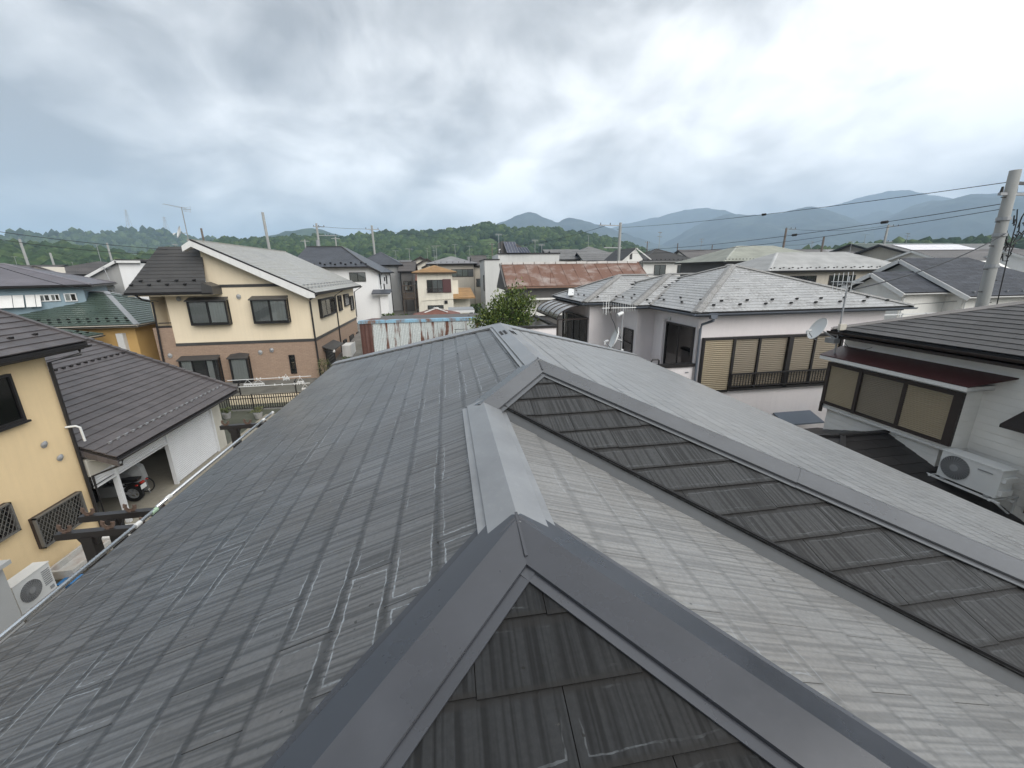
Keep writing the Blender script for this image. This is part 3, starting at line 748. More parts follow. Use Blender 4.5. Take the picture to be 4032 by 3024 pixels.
gh = thing('garage', (-12.6, 15.6, 0), 'long low garage with brown tiled roof and white roller shutters', 'garage')
GW = pm('garage_cream', (.52, .50, .44), .85, .2, 1., rain=.2)
SHUT = pm('white_shutter', (.66, .67, .68), .5, .08, 2.)
m = M(); m.box(-15.1,-10.3,18.98,19.05,0,2.5).box(-15.1,-15.0,12.13,18.98,0,4.6).box(-10.42,-10.29,18.38,18.98,0,2.45).box(-15.0,-10.4,12.13,12.2,0,2.5); m.obj('wall', GW, gh)
f, A, B = gable_faces(-20.8,-9.52,12.2,19.25,2.56,.46,'y')
m = M()
for q in f.values(): slab(m, [V3(p)-V3((0,0,.02)) for p in q], .12)
groof = m.obj('roof', DARK, gh)
T = Tiler(gh, groof, 'roof_tile', TILEB, .305, .28, .026, .05, limit=296, jit=.003)
T.face(f['E'], a_off=.05); T.build('roof_tiles_beyond')
for (p, q) in (((-9.5,19.27,2.60),(-15.16,19.27,5.21)),):
    d = V3(q)-V3(p); n = 20
    for i in range(n):
        k = M(); a = V3(p)+d*(i/n); b = V3(p)+d*((i+1.06)/n); k.bar(a+V3((0,0,.035+.012*(1-i%2*0))), b+V3((0,0,.02)), .16, .075); k.obj('rake_tile', TILEB, groof)
for i in range(4):
    k = M(); a = V3((-9.50-.24*i,12.17,2.47+.11*i)); k.prism([a, a+V3((-.235,0,.108)), a+V3((-.235,0,-.06)), a+V3((0,0,-.168))], (0,.05,0)); k.obj('rake_tile', TILEB, groof)
guards(gh, groof, f['E'], [.52], .31, GREYM, .55, .095, stag=False)
guards(gh, groof, f['E'], [4.35], .31, DARK, 2.2, .095, stag=False)
gutter(gh, (-9.47,12.25,2.50), (-9.47,19.2,2.50), DARK, .06)
m = M(); m.tube([(-9.47,12.32,2.46),(-9.52,12.32,2.30),(-10.26,12.22,2.05),(-10.27,12.21,.05)], .035, 8); m.obj('downpipe', DARK, gh)
m = M(); m.box(-10.42,-10.28,12.2,18.38,2.04,2.56).box(-10.28,-9.55,12.25,19.0,2.50,2.52); m.obj('header_board', GW, gh)
shutter(gh,'E',-10.34,12.25,12.98,1.74,2.04,SHUT,.075,.04,label='short raised shutter')
shutter(gh,'E',-10.34,13.10,15.40,1.68,2.04,SHUT,.075,.04,label='half raised shutter')
shutter(gh,'E',-10.36,15.52,18.30,.04,2.04,SHUT,.075,.04,label='closed shutter')
for yy in (12.98, 15.40, 18.30):
    m = M(); m.box(-10.40,-10.27,yy,yy+.10,0.03,2.06); m.obj('shutter_post', SHUT, gh)
for (y0,y1) in ((12.25,12.98),(13.10,15.40)):
    m = M(); m.box(-10.345,-10.27,y0,y1,1.655,1.70); m.obj('shutter_bottom_rail', SHUT, gh)

# motorcycle in the open bay (seen from behind) and a covered one beside it
TYRE = pm('tyre_rubber', (.012,.012,.012), .8); REDL = pm('red_lens', (.45,.03,.02), .25, .05, spec=.7)
mc = thing('motorcycle', (-11.0,14.35,.03), 'dark motorcycle parked inside the half open garage bay, tail towards the yard', 'motorcycle')
for (x,nm) in ((-11.0,'rear_wheel'),(-12.35,'front_wheel')):
    m = M(); m.disc((x,14.31,.34),(0,1,0),.30,22,.10,.19); w = m.obj('wheel', TYRE, mc)
    k = M(); k.disc((x,14.335,.34),(0,1,0),.19,16,.05,.15); k.disc((x,14.34,.34),(0,1,0),.05,10,.05)
    for i in range(5):
        a = i*1.2566; k.bar((x,14.36,.34),(x+.17*math.cos(a),14.36,.34+.17*math.sin(a)),.03,.02)
    k.obj('rim', GREYM, w)
m = M(); m.prism([(-10.75,14.27,.80),(-11.5,14.27,.74),(-11.6,14.27,.82),(-11.1,14.27,.90),(-10.72,14.27,.90)],(0,.22,0)); m.obj('seat', BLACKM, mc)
m = M(); m.prism([(-11.5,14.24,.74),(-12.05,14.24,.78),(-12.0,14.24,1.0),(-11.6,14.24,.98)],(0,.27,0)); m.obj('fuel_tank', pm('bike_paint',(.02,.02,.025),.25,.1,spec=.7), mc)
m = M(); m.box(-11.95,-11.3,14.26,14.48,.30,.68); m.bar((-11.0,14.28,.34),(-11.45,14.30,.45),.05); m.bar((-11.0,14.47,.34),(-11.45,14.45,.45),.05); m.bar((-12.35,14.27,.34),(-12.0,14.29,.98),.05); m.bar((-12.35,14.48,.34),(-12.0,14.46,.98),.05); m.obj('engine_and_fork', GREYM, mc)
m = M(); m.tube([(-11.85,14.02,1.05),(-11.98,14.2,1.03),(-11.98,14.55,1.03),(-11.85,14.73,1.05)],.016,6); m.obj('handlebar', BLACKM, mc)
m = M(); m.prism([(-10.68,14.31,.62),(-11.0,14.31,.66),(-11.25,14.31,.60),(-11.25,14.31,.64),(-11.0,14.31,.71),(-10.66,14.31,.66)],(0,.13,0)); m.obj('rear_fender', BLACKM, mc)
m = M(); m.box(-10.66,-10.65,14.25,14.50,.50,.66); m.obj('number_plate', WHITEM, mc)
m = M(); m.box(-10.70,-10.64,14.30,14.45,.70,.76); m.obj('tail_light', REDL, mc)
for yy in (14.12,14.60):
    m = M(); m.box(-10.72,-10.66,yy,yy+.05,.70,.74); m.obj('turn_signal', REDL, mc)
m = M(); m.tube([(-10.65,14.56,.34),(-11.5,14.56,.36)],.05,10); m.obj('exhaust', CHROME, mc)
hb = thing('covered_bicycle', (-11.2,15.0,.03), 'bicycle under a white sheet in the garage beside the motorcycle', 'bicycle')
m = M()
ring = [(-10.95,.55),(-11.0,1.05),(-11.2,1.25),(-11.6,1.28),(-11.9,1.05),(-11.95,.6)]
for i in range(5):
    pass
vs = []; nn = 6
for j,(dy,sc_) in enumerate(((-.28,.55),(-.12,1.),(.05,1.02),(.22,.8),(.30,.5))):
    for (x,z) in ring: vs.append((-11.45+(x+11.45)*sc_, 15.0+dy, .5+(z-.5)*sc_*(1+.06*math.sin(j*3+x*9))))
fs = [(j*nn+i,j*nn+i+1,(j+1)*nn+i+1,(j+1)*nn+i) for j in range(4) for i in range(nn-1)] + [(0,1,2,3,4,5),tuple(range(4*nn,5*nn))[::-1]] + [(0,nn,2*nn,3*nn,4*nn,4*nn+5,3*nn+5,2*nn+5,nn+5,5)]
m.add(vs,fs).obj('sheet', CURTG, hb)
for x in (-11.05,-11.95):
    m = M(); m.disc((x,14.98,.33),(0,1,0),.30,18,.03,.27); m.obj('wheel', TYRE, hb)
m = M(); m.bar((-10.9,14.9,.02),(-10.98,14.95,.7),.025); m.obj('kickstand', GREYM, hb)

# air conditioner, trough and wall at the foot of the yellow house
def ac_unit(x0,x1,y0,y1,z0,z1,face,label,fan,grille_mat,nm='air_conditioner'):
    """outdoor air conditioner, front on face"""
    t = thing(nm, ((x0+x1)/2,(y0+y1)/2,z0), label, 'air conditioner')
    m = M(); m.box(x0,x1,y0,y1,z0+.04,z1-.02); m.box(x0-.012,x1+.012,y0-.012,y1+.012,z1-.02,z1); m.obj('casing', WHITEM, t)
    c = x1 if face == 'E' else x0; sg = 1 if face == 'E' else -1
    m = M(); m.disc((c,fan[0],fan[1]),(sg,0,0),fan[2],26,.006); fd = m.obj('fan_opening', ROOMD, t)
    k = M(); k.disc((c+sg*.006,fan[0],fan[1]),(sg,0,0),fan[2]*.30,16,.02)
    for i in range(10): 
        rr = fan[2]*(.37+.07*i)
        k.disc((c+sg*.008,fan[0],fan[1]),(sg,0,0),rr,26,.006,rr-.006)
    for i in range(28):
        a = 2*math.pi*i/28; a2 = a+.5; k.bar((c+sg*.012,fan[0]+fan[2]*.28*math.cos(a),fan[1]+fan[2]*.28*math.sin(a)),(c+sg*.012,fan[0]+fan[2]*1.02*math.cos(a2),fan[1]+fan[2]*1.02*math.sin(a2)),.007)
    k.obj('fan_grille', grille_mat, fd)
    m = M()
    for y in (y0+.08,y1-.16): m.box(x0-.02,x1+.02,y,y+.08,z0,z0+.04)
    m.obj('foot', GREYM, t)
    return t
t = ac_unit(-9.88,-9.58,8.84,9.68,.36,1.12,'E','white outdoor air conditioner at the foot of the yellow wall',(9.16,.76,.235),GREYM)
m = M()
for i in range(8): m.box(-9.578,-9.57,9.46,9.64,.62+i*.05,.645+i*.05)
m.obj('side_louvre', GREYM, t); m = M(); m.box(-9.578,-9.57,9.54,9.63,.46,.54); m.obj('label_plate', GREYM, t)
m = M(); m.box(-9.95,-9.5,8.8,9.75,0,.36); tag(m.obj('concrete_block', CONC), 'concrete block under the air conditioner by the yellow wall', 'block')
GWALL = pm('grey_panel', (.40,.41,.41), .7, .1, 1.)
sh = thing('grey_shed', (-9.1,6.0,0), 'plain grey steel storage shed beside the yellow house', 'shed')
m = M(); m.box(-9.5,-8.6,4.2,7.92,.06,2.28); m.obj('panel_wall', GWALL, sh)
m = M(); m.box(-9.6,-8.5,4.1,8.0,2.28,2.36); m.obj('flat_roof', GWALL, sh); m = M(); m.box(-9.55,-8.40,4.1,7.97,0,.07); m.obj('base', CONC, sh)
TROUGH = pm('weathered_trough', (.50,.49,.46), .8, .5, 3., tint=(.30,.22,.18,1))
tr = thing('washing_trough', (-9.9,10.9,0), 'stained white trough lying along the foot of the yellow wall', 'trough')
m = M()
for (x0,x1,y0,y1,z0,z1) in ((-10.2,-9.55,10.1,11.3,.30,.36),(-10.2,-10.13,10.1,11.3,.36,.52),(-9.62,-9.55,10.1,11.3,.36,.52),(-10.13,-9.62,10.1,10.17,.36,.52),(-10.13,-9.62,11.23,11.3,.36,.52),(-10.0,-9.75,10.3,10.5,.03,.30),(-10.0,-9.75,10.9,11.1,.03,.30)): m.box(x0,x1,y0,y1,z0,z1)
m.obj('basin', TROUGH, tr)
def crate(x,y,w,d,h,mat,label,nm='storage_box',cat='box'):
    t = thing(nm,(x,y,.03),label,cat); m = M(); m.box(x-w/2,x+w/2,y-d/2,y+d/2,.03,.03+h*.88); m.obj('body', mat, t)
    m = M(); m.box(x-w/2-.02,x+w/2+.02,y-d/2-.02,y+d/2+.02,.03+h*.88,.03+h); m.obj('lid', mat, t)
crate(-9.75,11.85,.55,.6,.42,WHITE,'white storage box between the trough and the laundry stand')
crate(-9.55,10.0,.4,.3,.30,pm('blue_plastic',(.05,.20,.45),.5,.1),'small blue plastic box on the gravel by the trough')
stones = M()
for i in range(260):
    x = rng.uniform(-9.4,-3.6); y = rng.uniform(3,9.7); s = rng.uniform(.02,.07)*(3 if i<7 else 1); h = s*.6
    stones.cr = rng.random(); stones.add([(x-s,y-s*.7,.015),(x+s*.8,y-s,.015),(x+s,y+s*.8,.015),(x-s*.7,y+s,.015),(x-s*.5,y-s*.4,.02+h),(x+s*.4,y-s*.5,.02+h*.9),(x+s*.5,y+s*.4,.02+h),(x-s*.4,y+s*.5,.02+h*.8)],[(4,5,6,7),(0,1,5,4),(1,2,6,5),(2,3,7,6),(3,0,4,7)])
stones.obj('gravel', pm('pebble',(.24,.22,.19),.9,.5,5.,rndv=.8), kind='stuff')

# ------------------------------------------------------------------ pink house on the right
def wallbox(root, mat, boxes, name='wall'):
    m = M()
    for b in boxes: m.box(*b)
    return m.obj(name, mat, root)
PINK = pm('pink_stucco', (.82, .775, .77), .9, .10, .9, .3, 90, rain=.07)
MOSS = roof_mat('weathered_slate', (.33, .33, .325), .36, lichen=(.17, .165, .155), amt=.10, rndv=.14, vs=1.6)
CAPW = roof_mat('weathered_cap', (.27, .265, .255), .6, lichen=(.14, .135, .125), amt=.35, vs=3.)
GUTB = pm('blue_grey_gutter', (.13, .15, .18), .5, .25, 2., spec=.5)
SHY = pm('tan_louvre', (.36, .30, .205), .5, .08, 2.)
SHG = pm('dull_louvre', (.25, .215, .162), .5, .08, 2.)
ph = thing('pink_house', (11.5, 17, 0), 'pinkish white rendered house with bleached slate hip roof and louvred shutters', 'house')
wallbox(ph, PINK, [(8.6,16.2,13,21,0,6.0),(7.85,8.6,16.1,21.7,0,6.0),(6.55,7.85,18.35,23,0,6.0)])
m = M(); m.box(8.25,16.5,12.62,21.3,5.96,6.0).box(7.5,8.25,15.8,22,5.96,6.0).box(6.2,7.5,18.05,23.3,5.96,6.0); m.obj('soffit', GUTB, ph)
PR = [(8.15,16.75,12.5,21.4,6.12,.355),(7.4,14,15.65,22.15,6.12,.355),(6.1,13,17.9,23.5,6.12,.40)]
proof_faces = []
m = M()
for r in PR:
    F, A, B = hip_faces(*r); proof_faces.append((F, A, B))
    for q in F.values(): slab(m, [V3(p)-V3((0,0,.015)) for p in q], .09)
proof = m.obj('roof', UNDER, ph)
def hz(r, x, y):
    x0,x1,y0,y1,z,p = r
    return z + p*min(x-x0, x1-x, y-y0, y1-y) if x0 < x < x1 and y0 < y < y1 else -9
T = Tiler(ph, proof, 'roof_slate', MOSS, .60, .24, .010, .05, limit=296, jit=.004)
for i, (F, A, B) in enumerate(proof_faces):
    for k in ('S', 'W', 'E', 'N'):
        T.face(F[k], a_off=.13*i, keep=lambda c, i=i: all(hz(PR[j], c.x, c.y) < c.z + .02 for j in range(3) if j != i))
T.build('roof_slates_beyond')
def pcap(p, q, w=.17):
    k = M(); cap_strip(k, V3(p)+V3((0,0,.06)), V3(q)+V3((0,0,.06)), w, .05, .03); k.obj('hip_cap', CAPW, proof)
for i, (F, A, B) in enumerate(proof_faces):
    x0,x1,y0,y1,z,p = PR[i]
    pcap(A, (x0,y0,z)); pcap(A if i else A, (x0,y1,z)); 
    if i == 0: pcap(B if abs(B[0]-A[0]) > .1 else A, (x1,y0,z)); pcap(A, B) if (V3(A)-V3(B)).length > .2 else None
    else: pcap(A, (A[0]+ (2.0 if i == 1 else 1.9), A[1], A[2]), .14)
# lighter lines in the two valleys
for (p, q) in (((8.15,15.65,6.13),(9.9,17.4,6.75)),((7.4,17.9,6.13),(9.2,19.7,6.77))):
    k = M(); k.bar(V3(p)+V3((0,0,.02)), V3(q)+V3((0,0,.02)), .10, .03); k.obj('valley_gutter', CAPW, proof)
GB = pm('guard_black', (.02,.02,.02), .6)
guards(ph, proof, proof_faces[0][0]['S'], [.42,.75], 1.0, GB, .9, .085)
guards(ph, proof, proof_faces[0][0]['W'], [.5,.85], 1.3, GB, 5.9, .08)
guards(ph, proof, proof_faces[1][0]['S'], [.42,.75], .9, GB, .8, .08, limit=2)
guards(ph, proof, proof_faces[1][0]['W'], [.5,.85], .9, GB, 4.4, .08, limit=3)
guards(ph, proof, proof_faces[2][0]['W'], [.5,.85], .9, GB, 1.5, .08, limit=5)
guards(ph, proof, proof_faces[2][0]['S'], [.42,.75], .9, GB, .8, .08, limit=2)
for (a, b) in (((8.12,12.45),(16.8,12.45)),((8.10,15.65),(8.10,12.45)),((7.36,15.62),(8.1,15.62)),((7.36,17.9),(7.36,15.6)),((6.06,17.86),(7.36,17.86)),((6.06,23.5),(6.06,17.86))):
    gutter(ph, (*a, 6.08), (*b, 6.08), GUTB, .065)
m = M()
m.prism([(8.62,12.40,6.08),(8.92,12.40,6.08),(8.86,12.40,5.90),(8.68,12.40,5.90)], (0,.14,0)); m.obj('hopper', GUTB, ph)
pipe(ph, [(8.8,12.47,5.92),(8.8,12.47,5.84),(8.68,12.90,5.66),(8.66,12.92,5.5),(8.66,12.92,.1)], .045, GUTB)
# storm shutters on the front, with a low railing before the windows
shutter(ph,'S',13,8.88,9.98,3.22,5.10,SHY,.072,.10,label='light tan louvred shutter')
for (a0,a1,mt) in ((10.10,11.02,SHG),(11.12,12.20,SHG),(12.40,13.30,SHG),(13.40,14.40,SHG)): shutter(ph,'S',13,a0,a1,3.28,5.08,mt,.072,.06)
m = M(); c = 13
for (a0,a1,z0,z1,o) in ((8.82,14.5,5.10,5.18,.13),(9.98,14.5,3.18,3.27,.14),(8.82,8.88,3.15,5.10,.13),(9.98,10.08,3.2,5.10,.13),(11.03,11.11,3.27,5.10,.10),(12.21,12.39,3.2,5.10,.14),(13.31,13.39,3.27,5.10,.10),(14.41,14.5,3.2,5.10,.13),(8.88,9.98,3.15,3.22,.13)): fbox(m,'S',c,a0,a1,z0,z1,.002,o)
m.obj('shutter_frame', DARK, ph)
m = M(); fbox(m,'S',c,10.0,14.48,3.80,3.86,.16,.20); fbox(m,'S',c,10.0,14.48,3.34,3.38,.16,.20)
x = 10.05
while x < 14.45: fbox(m,'S',c,x,x+.022,3.38,3.80,.168,.19); x += .115
m.obj('window_railing', DARK, ph)
window(ph,'W',8.6,13.12,14.98,3.6,5.54,DARK,2,'wc',.08,.06,label='tall sliding window with frosted pane')
pipe(ph, [(8.55,15.02,5.62),(8.5,15.06,5.62),(8.5,15.16,5.60),(8.55,15.2,5.5),(8.56,15.2,3.2)], .035, PINK, 'pipe_cover')
m = M(); m.disc((8.6,14.85,5.66),(-1,0,0),.07,12,.05); m.obj('pipe_flange', WHITE, ph)
window(ph,'W',7.85,16.36,17.28,3.7,5.03,DARK,1,'c',.07,.05)
m = M(); fbox(m,'W',7.85,16.40,17.24,4.42,4.47,.02,.075); m.obj('window_rail', DARK, ph)
# balcony in the notch of the plan
m = M(); m.box(6.98,8.58,13.0,13.1,3.0,4.16).box(6.98,7.08,13.1,16.1,3.0,4.16).box(7.08,8.58,13.1,16.1,2.9,3.0); m.obj('balcony_wall', PINK, ph)
m = M(); m.box(6.92,8.64,12.94,13.16,4.16,4.27).box(6.92,7.14,13.16,16.1,4.16,4.27); m.obj('balcony_rail', DARK, ph)
m = M(); m.tube([(7.0,13.05,4.27),(7.0,13.05,4.42),(7.03,13.05,4.46),(7.25,13.05,4.46),(7.28,13.05,4.42),(7.28,13.05,4.27)], .03, 8); m.obj('rail_handle', DARK, ph)
m = M(); m.box(8.30,8.42,12.98,13.0,3.93,3.97); m.obj('drain_slot', GREYM, ph)
# porch balcony behind: parapet, dark glazed door and barrel canopy
m = M(); m.box(3.0,4.95,18.3,18.42,3.0,4.98).box(4.86,4.98,18.42,23,3.0,4.98).box(4.98,6.55,18.42,23,2.9,3.0); m.obj('porch_wall', PINK, ph)
m = M(); m.box(2.95,5.02,18.24,18.48,4.98,5.09).box(4.82,5.02,18.48,23,4.98,5.09); m.obj('porch_rail', DARK, ph)
window(ph,'W',6.55,18.55,22.6,3.02,5.35,DARK,4,'g.gg',.10,.07,label='dark glazed porch door')
can = M(); n = 10; vs = []
POLY = pm('brown_polycarbonate', (.20,.185,.17), .22, .15, 3., spec=.7)
prof = [(6.52-1.5*math.sin(t*math.pi/2*1.0), 5.98-.62*(1-math.cos(t*math.pi/2))) for t in [i/n for i in range(n+1)]]
for dz in (0,-.02):
    for (x,z) in prof: vs += [(x,18.38,z+dz),(x,22.8,z+dz)]
k = 2*(n+1); fs = [(2*i,2*i+1,2*i+3,2*i+2) for i in range(n)] + [(k+2*i,k+2*i+2,k+2*i+3,k+2*i+1) for i in range(n)] + [(2*i,2*i+2,k+2*i+2,k+2*i) for i in range(n)] + [(2*i+1,k+2*i+1,k+2*i+3,2*i+3) for i in range(n)] + [(0,k,k+1,1),(2*n,2*n+1,k+2*n+1,k+2*n)]
can.add(vs,fs); cano = can.obj('canopy', POLY, ph, smooth=False)
for y in [18.38+4.42*i/5 for i in range(6)]:
    m = M(); m.tube([(x,y,z+.01) for x,z in prof], .022, 6); m.obj('canopy_rib', BROWNM, cano)
m = M(); m.box(4.98,5.06,18.3,22.85,5.30,5.38).box(5.06,6.5,18.34,18.40,5.30,5.36); m.bar((5.03,18.36,3.0),(5.03,18.36,5.3),.06); m.obj('canopy_frame', BROWNM, cano)
m = M(); m.prism([(12.15,12.98,2.16),(13.75,12.98,2.16),(13.75,12.30,1.93),(12.15,12.30,1.93)], (0,0,-.05)); m.obj('window_awning', pm('slate_blue_sheet',(.13,.16,.20),.45,.15), ph)
m = M(); m.box(6.35,6.9,18.0,18.8,6.42,6.44)
m = M(); m.bar((6.25,20.4,6.30),(6.95,22.6,6.52),.30,.03); m.obj('roof_panel', WHITE, proof)

# ------------------------------------------------------------------ white lap-sided house at the right edge
def siding_mat(name, col, pitch=.2, dep=.10):
    k = NT(name); P = k.pos(); s = k.n('ShaderNodeSeparateXYZ'); k.l(P, s.inputs[0]); z = k.math('FRACT', k.math('DIVIDE', s.outputs[2], pitch))
    a = k.noise(P, 1.5, 4); f = k.noise(P, 60, 2)
    c = k.mix(1., (*col,1), k.ramp(a, [(.3,.93),(.7,1.06)]), 'MULTIPLY')
    h = k.math('ADD', k.ramp(z, [(0.,0.),(.06,1.),(1.,.75)]), k.math('MULTIPLY', f, .12)); k.bump(h, .55, .012)
    return k.setp(c, .7, 0., .4)
LAP = siding_mat('white_lap_siding', (.86,.85,.81), .15)
DKSL = roof_mat('dark_slate', (.062,.060,.060), .55, rndv=.2, vs=2.5, spec=.3)
rh = thing('white_siding_house', (14.5, 5, 0), 'white lap sided house with dark slate hip roof at the right edge of our roof', 'house')
wallbox(rh, LAP, [(10.4,19,0.5,9.2,0,5.72)])
F, A, B = hip_faces(9.95,19.6,-.2,9.25,5.96,.345)
m = M()
for q in F.values(): slab(m, [V3(p)-V3((0,0,.015)) for p in q], .09)
rroof = m.obj('roof', UNDER, rh)
T = Tiler(rh, rroof, 'roof_slate', DKSL, .91, .21, .014, .05, limit=200); 
for k_ in ('W','N'): T.face(F[k_])
T.build('roof_slates_beyond')
k = M(); cap_strip(k, V3((9.98,9.22,6.02)), V3(A)+V3((0,0,.06)), .13, .05, .03); k.obj('hip_cap', pm('cap_bronze',(.17,.155,.145),.4,.2,3.), rroof)
gutter(rh, (9.90,9.25,5.92), (9.90,-.2,5.92), BROWNM, .07)
m = M(); m.box(9.97,10.4,-.1,9.2,5.74,5.80); m.obj('soffit', BROWNM, rh)
# projecting window bay with louvred shutters and a dark red canopy
MAROON = pm('maroon_sheet', (.055,.018,.018), .45, .2, 2.)
bay = M(); bay.box(10.0,10.4,6.15,9.12,3.86,5.16); bay.box(10.12,10.4,6.4,9.05,2.9,3.86); bay = bay.obj('window_bay', LAP, rh)
for (a0,a1,mt) in ((8.24,9.03,SHY),(7.24,8.16,SHG),(6.30,7.16,SHY)): shutter(rh,'W',10.0,a0,a1,4.04,5.02,mt,.042,.05,name='shutter_panel')
m = M()
for (a0,a1,z0,z1,o) in ((6.15,9.12,5.02,5.10,.07),(6.15,9.12,3.97,4.04,.07),(9.03,9.12,4.04,5.02,.07),(8.16,8.24,3.97,5.05,.09),(7.16,7.24,4.04,5.02,.06),(6.15,6.30,4.04,5.02,.07),(9.08,9.14,3.72,4.0,.06)): fbox(m,'W',10.0,a0,a1,z0,z1,.002,o)
m.obj('shutter_frame', BROWNM, rh)
m = M(); m.prism([(9.72,5.98,5.30),(9.72,9.22,5.30),(10.4,9.22,5.50),(10.4,5.72,5.50)], (0,0,-.02)); ca = m.obj('awning', MAROON, rh)
m = M(); m.box(9.725,9.75,6.0,9.2,5.19,5.275).box(9.75,10.4,6.0,6.03,5.19,5.275).box(9.75,10.4,6.0,9.2,5.185,5.20); m.obj('awning_fascia', WHITE, ca)
m = M(); m.box(9.985,10.4,6.12,9.14,3.84,3.90); m.obj('bay_sill', WHITE, bay)
# air conditioner on a wall rack
m = M(); m.box(10.34,10.4,6.17,6.31,3.5,4.94); m.disc((10.33,6.24,4.94),(-1,0,0),.075,14,.03); m.obj('pipe_cover', LAP, rh)
acx = ac_unit(9.78,10.10,5.18,6.12,3.34,3.94,'W','white air conditioner with round fan on a wall rack by the dark lower roof',(5.86,3.66,.235),GREYM)
m = M(); m.box(9.764,9.768,5.30,5.52,3.80,3.82)
m.obj('emblem_bar', GREYM, acx)
m = M(); m.box(9.80,10.08,5.12,5.18,3.70,3.80); m.obj('valve_cover', WHITEM, acx); m = M(); m.box(9.80,10.05,5.12,5.18,3.44,3.54); m.obj('valve_cover', WHITEM, acx)
rk = thing('wall_rack', (10.1,5.6,3.3), 'white steel wall rack carrying the air conditioner', 'rack')
m = M(); m.bar((9.78,5.10,3.32),(9.78,6.40,3.32),.035); m.bar((10.1,5.10,3.32),(10.1,6.40,3.32),.035); m.obj('rail', WHITEM, rk)
for y in (5.22,6.2):
    m = M(); m.bar((9.72,y,3.325),(10.39,y,3.325),.03); m.bar((9.82,y,3.31),(10.38,y,2.92),.03); m.bar((10.38,y,2.9),(10.38,y,3.34),.03); m.obj('bracket', WHITEM, rk)
window(rh,'W',10.4,3.6,5.05,3.1,4.6,BROWNM,1,'',.08,.08,label='dark brown shuttered window')
shutter(rh,'W',10.36,3.68,4.97,3.2,4.5,SHY,.045,.05)
m = M(); m.prism([(9.9,3.4,4.72),(9.9,5.50,4.72),(10.4,5.50,4.95),(10.4,3.4,4.95)], (0,0,-.06)); m.obj('awning', pm('awning_dark',(.03,.025,.024),.5), rh)
# dark lower roof over the ground floor
lr = M(); LOW = roof_mat('low_black_roof', (.028,.026,.026), .5, rndv=.2)
lS = [(10.38,2.6,2.07),(6.9,2.6,2.07),(6.9,5.45,3.04),(8.9,7.45,3.72),(10.38,7.45,3.72)]
lW = [(6.9,5.45,3.04),(6.9,9.45,3.04),(8.9,7.45,3.72)]
lN = [(6.9,9.45,3.04),(10.38,9.45,3.04),(10.38,7.45,3.72),(8.9,7.45,3.72)]
for q in (lS, lW, lN): slab(lr, q, .1)
lro = lr.obj('lower_roof', LOW, rh)
T = Tiler(rh, lro, 'roof_slate', LOW, .9, .26, .012, .05, limit=90)
for q in (lS, lW, lN): T.face(q)
T.build('roof_slates_beyond')
m = M(); m.bar((6.9,5.45,3.09),(8.9,7.45,3.77),.10,.05); m.bar((6.9,9.45,3.09),(8.9,7.45,3.77),.10,.05); m.bar((8.85,7.45,3.77),(10.38,7.45,3.77),.10,.05); m.obj('ridge_cap', LOW, lro)
wallbox(rh, LAP, [(7.3,10.4,3.0,9.2,0,2.05)], 'lower_wall')
m = M(); m.tube([(10.36,8.1,3.75),(10.36,8.1,3.0)], .03, 8); m.obj('downpipe', LAP, rh)

# ------------------------------------------------------------------ antennas
def yagi(m, c, ax, up, L, n, w0, w1, r=.006, phase=0):
    c, ax, up = V3(c), V3(ax).normalized(), V3(up).normalized()
    m.bar(c-ax*L/2, c+ax*L/2, .018)
    for i in range(n):
        p = c - ax*L/2 + ax*(L*(i+.5)/n); w = w0 + (w1-w0)*i/(n-1); m.bar(p-up*w, p+up*w, r*1.6)
def dish_parts(t, c, ax, r, mast, mat=None):
    c, ax = V3(c), V3(ax).normalized()
    m = M(); m.dish(c, ax, r, r*.28); m.obj('dish', mat or WHITEM, t, smooth=True)
    f = c + ax*(r*1.05) + V3((0,0,-r*.55))
    m = M(); m.tube([c + V3((0,0,-r*.95)) + ax*.05, c + V3((0,0,-r*.95)) + ax*(r*.5), f], .012, 6); m.obj('feed_arm', GREYM, t)
    m = M(); m.tube([f - ax*.01, f - ax*.10 + V3((0,0,.05))], .03, 8); m.bar(f, f+V3((0,0,-.08)), .05); m.obj('receiver', WHITEM, t)
    m = M(); m.tube([c - ax*.02, c - ax*.14, V3(mast)], .022, 6); m.obj('bracket', GREYM, t)
at = thing('antenna_mast', (4.45,9.95,3.2), 'grey mast with white comb antenna and satellite dish by the pink wall', 'antenna')
m = M(); m.tube([(4.45,9.95,3.2),(4.44,9.95,6.62)], .021, 8); m.obj('mast', GREYM, at)
m = M(); yagi(m, (4.32,9.9,6.60), (1,.25,-.03), (0,.06,1), 1.05, 14, .14, .09, .0035); m.bar((4.0,9.82,6.62),(4.0,9.82,6.9),.01); m.bar((3.93,9.80,6.44),(3.93,9.80,6.86),.012); m.obj('comb_antenna', WHITEM, at)
m = M(); m.box(4.0,4.07,9.82,9.9,6.54,6.66); m.obj('junction', DARK, at)
m = M(); m.tube([(4.05,9.85,6.56),(4.12,9.9,6.35),(4.22,9.93,6.2),(4.30,9.95,6.0),(4.43,9.95,5.8)], .008, 5); m.obj('cable', DARK, at)
dish_parts(at, (4.30,9.92,5.80), (-.9,.20,.32), .30, (4.45,9.95,5.72))
m = M(); m.tube([(4.28,9.9,6.42),(4.44,9.95,6.47)], .045, 8); m.box(4.44,4.5,9.9,9.97,5.40,5.52); m.obj('amplifier', WHITEM, at)
m = M(); m.bar((4.45,9.95,4.6),(4.08,8.2,4.6),.03); m.bar((4.45,9.95,3.7),(4.08,8.2,3.7),.03); m.obj('wall_bracket', GREYM, at)
at = thing('antenna_mast', (9.92,9.0,5.3), 'tall mast with comb antenna and white dish on the siding house roof corner', 'antenna')
